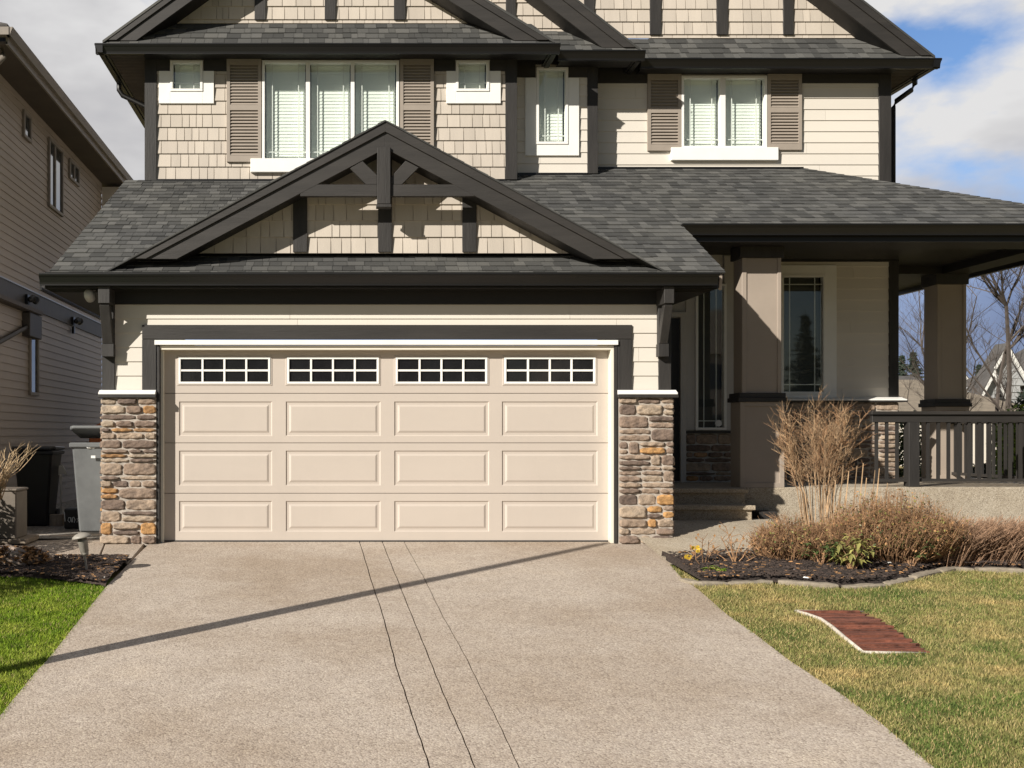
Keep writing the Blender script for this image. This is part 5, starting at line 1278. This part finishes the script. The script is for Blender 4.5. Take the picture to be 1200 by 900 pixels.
# unseen houses across the street, added behind the camera to block low sky light
far_house('unseen beige house across the street behind the viewer, left', -17, -42, 13, 10, 5.6, 8.6, 'far_roof_grey', 'vinyl_taupe', [], -1.05)
far_house('unseen grey house across the street directly behind the viewer', 1, -44, 13, 10, 5.8, 9.0, 'far_roof_grey', 'far_siding', [], -1.05)
far_house('unseen brown house across the street behind the viewer, right', 19, -42, 13, 10, 5.6, 8.8, 'far_roof_tan', 'vinyl_taupe', [], -1.05)
# conifers
def conifer(label, px, Yb, top_py, w, base=-.1):
    x = X(px, Yb); zt = Z(top_py, Yb); root = thing('conifer', label, 'tree', (x, Yb, base)); t = MB(); t.tube([(x, Yb, base), (x, Yb, zt * .6), (x, Yb, zt)], [.25, .14, .02], 7); t.build('trunk', 'bark_grey', root)
    c = MB(); n = 42
    for k in range(n):
        f = k / n; z = base + 1.0 + (zt - base - 1.2) * f; L = w * (1 - f) ** .8 * rs.uniform(.6, 1.1) + .12
        for q in range(7):
            a = rs.uniform(0, 6.283); d = Vector((math.cos(a), math.sin(a), rs.uniform(-.1, .25)))
            LL = L * rs.uniform(.6, 1.1)
            for s in range(9):
                o = Vector((x, Yb, z)) + d * LL * (s + 1) / 9; sz_ = (.10 + .16 * (1 - s / 9)) * (.5 + w * .25); u_ = Vector((rs.uniform(-1, 1), rs.uniform(-1, 1), rs.uniform(-.3, .5))).normalized() * sz_; w2 = d.cross(u_).normalized() * sz_ * .5
                c.add([o - u_, o + w2, o + u_, o - w2], [(0, 1, 2, 3)])
    c.build('crown', 'conifer_green', root)
conifer('taller dark conifer rising over the tan roof', 1070.5, 85, 409, 1.9)
conifer('shorter dark conifer left of the tall one over the tan roof', 1057, 88, 413, 1.6)
for lab, cx_, cy_, hh in (('unseen tall dark conifer across the street behind the viewer, at the left gap', -8, -46, 9), ('unseen tall dark conifer across the street behind the viewer, at the right gap', 10, -47, 10), ('unseen dark conifer across the street far to the right', 30, -38, 9), ('unseen dark conifer across the street far to the left', -30, -44, 9)):  # unseen trees added with the houses opposite to dim low sky light
    _p = X; _z = Z
    X = lambda px, Y, v=cx_: v
    Z = lambda py, Y, v=hh: v
    conifer(lab, 0, cy_, 0, 2.6, -1.1)
    X, Z = _p, _z
conifer('small dark conifer seen low between bare branches', 1147, 90, 424, 1.4)
# bare tree
def bare_tree(label, px, Yb, stems, height, mat='bark_grey', seed=3):
    rt = random.Random(seed); x = X(px, Yb); root = thing('bare_tree', label, 'tree', (x, Yb, -.05)); tr = MB(); cr = MB()
    def grow(p, d, L, r, depth, mb):
        n = 5; pts = [p]; dd = d.copy(); q = p.copy()
        for k in range(n):
            dd = (dd + Vector((rt.uniform(-.16, .16), rt.uniform(-.16, .16), rt.uniform(-.02, .10)))).normalized(); q = q + dd * L / n; pts.append(q)
        mb.tube(pts, [r * (1 - .5 * k / n) for k in range(n + 1)], 5 if depth < 2 else 3, cap=False)
        if depth >= 5: return
        nb_ = 9 if depth == 0 else (6 if depth < 3 else 3)
        for k in range(nb_):
            i_ = rt.randint(1, n); o = pts[i_]; a = rt.uniform(0, 6.283); sp_ = rt.uniform(.45, .95)
            nd = (dd * (1 - sp_ * .3) + Vector((math.cos(a), math.sin(a), rt.uniform(.0, .45))) * sp_).normalized(); grow(o, nd, L * rt.uniform(.34, .56), r * rt.uniform(.32, .5), depth + 1, cr)
    for (dx, dy, dz, L, r) in stems: grow(Vector((x, Yb, -.1)), Vector((dx, dy, dz)).normalized(), L, r, 0, tr)
    tr.build('trunk', mat, root); cr.build('branches', mat, root)
bare_tree('bare tree with upright stems beyond the far porch column', 1180, 25, [(.02, 0, 1, 4.3, .075), (-.20, .05, 1, 4.0, .055), (.28, .1, 1, 3.6, .05)], 7, seed=4)
bare_tree('slender bare tree whose branches show between wall and far column', 1120, 31, [(0, 0, 1, 4.4, .06), (-.35, 0, 1, 4.0, .045)], 6, seed=8)
# bright hedge behind the porch side
def hedge(label, px0, px1, Yb, py_top, mat, name='hedge', n=2600, size=.05, th=.45):
    x0, x1 = X(px0, Yb), X(px1, Yb); zt = Z(py_top, Yb); mb = MB(); rh = random.Random(int(px0))
    k = max(1, int((x1 - x0) / .5))
    for i in range(k):
        cx = x0 + (x1 - x0) * (i + .5) / k; hh_ = zt * rh.uniform(.93, 1.0); leafball(mb, (cx, Yb, hh_ / 2), (.5 * max(1, (x1 - x0) / k), th, hh_ / 2), n // k, size, rh, shell=.3)
    root = thing(name, label, 'hedge', ((x0 + x1) / 2, Yb, 0)); mb.build('foliage', mat, root); t = MB()
    for i in range(k): cx = x0 + (x1 - x0) * (i + .5) / k; t.tube([(cx, Yb, -.05), (cx + .03, Yb, zt * .7)], [.04, .02], 6)
    t.build('stem', 'bark_grey', root)
hedge('bright yellow green rounded hedge behind the side railing', 1172, 1290, 19.5, 470, 'leaf_hedge', n=9000, size=.06)
hedge('dark green low shrubs in shade under the side railing', 1085, 1175, 20.5, 540, 'conifer_green', n=4000)
hedge('narrow dark green shrub at the corner of the porch wall', 1058, 1069, 16.6, 474, 'leaf_green', name='corner_shrub', n=2200, size=.04, th=.14)
hedge('tall dark conifer shrub at the right edge over the hedge', 1196, 1230, 23, 440, 'conifer_green', name='dark_shrub', n=3000, size=.07)

# ================================================================== SKY, SUN, CAMERA
sc = bpy.context.scene
w = bpy.data.worlds.new('World'); sc.world = w; w.use_nodes = True; nt = w.node_tree; nt.nodes.clear()
out = N(nt, 'ShaderNodeOutputWorld'); bg = N(nt, 'ShaderNodeBackground')
sky = N(nt, 'ShaderNodeTexSky'); sky.sky_type = 'NISHITA'; sky.sun_disc = False; sky.sun_elevation = SE; sky.sun_rotation = math.pi + SA; sky.altitude = 100; sky.air_density = 1.0; sky.dust_density = .6; sky.ozone_density = 1.5
tc = N(nt, 'ShaderNodeTexCoord'); sep = N(nt, 'ShaderNodeSeparateXYZ'); nt.links.new(tc.outputs['Generated'], sep.inputs[0])
mp = N(nt, 'ShaderNodeMapping'); mp.inputs['Scale'].default_value = (1, 1, 2.0); mp.inputs['Location'].default_value = (.45, .2, .1); nt.links.new(tc.outputs['Generated'], mp.inputs[0])
n1 = N(nt, 'ShaderNodeTexNoise'); n1.inputs['Scale'].default_value = 3.0; n1.inputs['Detail'].default_value = 8; n1.inputs['Roughness'].default_value = .52; nt.links.new(mp.outputs[0], n1.inputs['Vector'])
n2 = N(nt, 'ShaderNodeTexNoise'); n2.inputs['Scale'].default_value = 2.2; n2.inputs['Detail'].default_value = 6; n2.inputs['Roughness'].default_value = .55; mp2 = N(nt, 'ShaderNodeMapping'); mp2.inputs['Location'].default_value = (1.3, 2, .9); mp2.inputs['Scale'].default_value = (1, 1, 2.4); nt.links.new(tc.outputs['Generated'], mp2.inputs[0]); nt.links.new(mp2.outputs[0], n2.inputs['Vector'])
cov = math_(nt, 'ADD', n1.outputs['Fac'], math_(nt, 'MULTIPLY', sep.outputs['X'], -.10))     # cloudier to the west
covr = ramp(nt, cov, [(.33, (0, 0, 0)), (.41, (1, 1, 1))])
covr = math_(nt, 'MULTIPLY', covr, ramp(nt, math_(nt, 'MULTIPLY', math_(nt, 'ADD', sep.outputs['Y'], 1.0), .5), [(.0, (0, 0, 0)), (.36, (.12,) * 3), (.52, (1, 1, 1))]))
bright = ramp(nt, n2.outputs['Fac'], [(.40, (3.8, 3.8, 4.05)), (.50, (4.8, 4.75, 4.85)), (.60, (6.4, 6.35, 6.35))])
low = ramp(nt, sep.outputs['Z'], [(.0, (.60, .72, .95)), (.12, (.42, .56, .88)), (.165, (.60, .70, .92)), (.23, (1, 1, 1))])
clouds = mixc(nt, bright, low, 1.0, 'MULTIPLY')
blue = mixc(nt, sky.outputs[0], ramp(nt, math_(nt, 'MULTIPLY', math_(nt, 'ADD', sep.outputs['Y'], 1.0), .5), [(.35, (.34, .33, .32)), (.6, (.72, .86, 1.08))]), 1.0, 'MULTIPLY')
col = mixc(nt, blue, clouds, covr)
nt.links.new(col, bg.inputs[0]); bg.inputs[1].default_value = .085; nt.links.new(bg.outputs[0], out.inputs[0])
sd_ = bpy.data.lights.new('sun', 'SUN'); sd_.energy = 5.0; sd_.angle = R(.5); sd_.color = (1, .94, .85)
so = bpy.data.objects.new('sun', sd_); C.objects.link(so)
sun_from = Vector((-math.sin(SA) * math.cos(SE), -math.cos(SA) * math.cos(SE), math.sin(SE)))
so.rotation_euler = sun_from.to_track_quat('Z', 'Y').to_euler(); so.location = sun_from * 50
cam = bpy.data.cameras.new('camera'); co = bpy.data.objects.new('camera', cam); C.objects.link(co)
co.location = (0, 0, CAMZ); co.rotation_euler = (R(90), 0, 0); cam.sensor_width = 36; cam.lens = 36 * F / 1200; cam.shift_x = (600 - CX) / 1200; cam.shift_y = (CH - 450) / 1200; cam.clip_end = 3000; cam.clip_start = .1
sc.camera = co
sc.view_settings.view_transform = 'Standard'; sc.view_settings.look = 'None'; sc.view_settings.exposure = .5; sc.view_settings.gamma = 1
sc.cycles.max_bounces = 8; sc.cycles.transparent_max_bounces = 12
try: sc.cycles.use_denoising = True
except Exception: pass
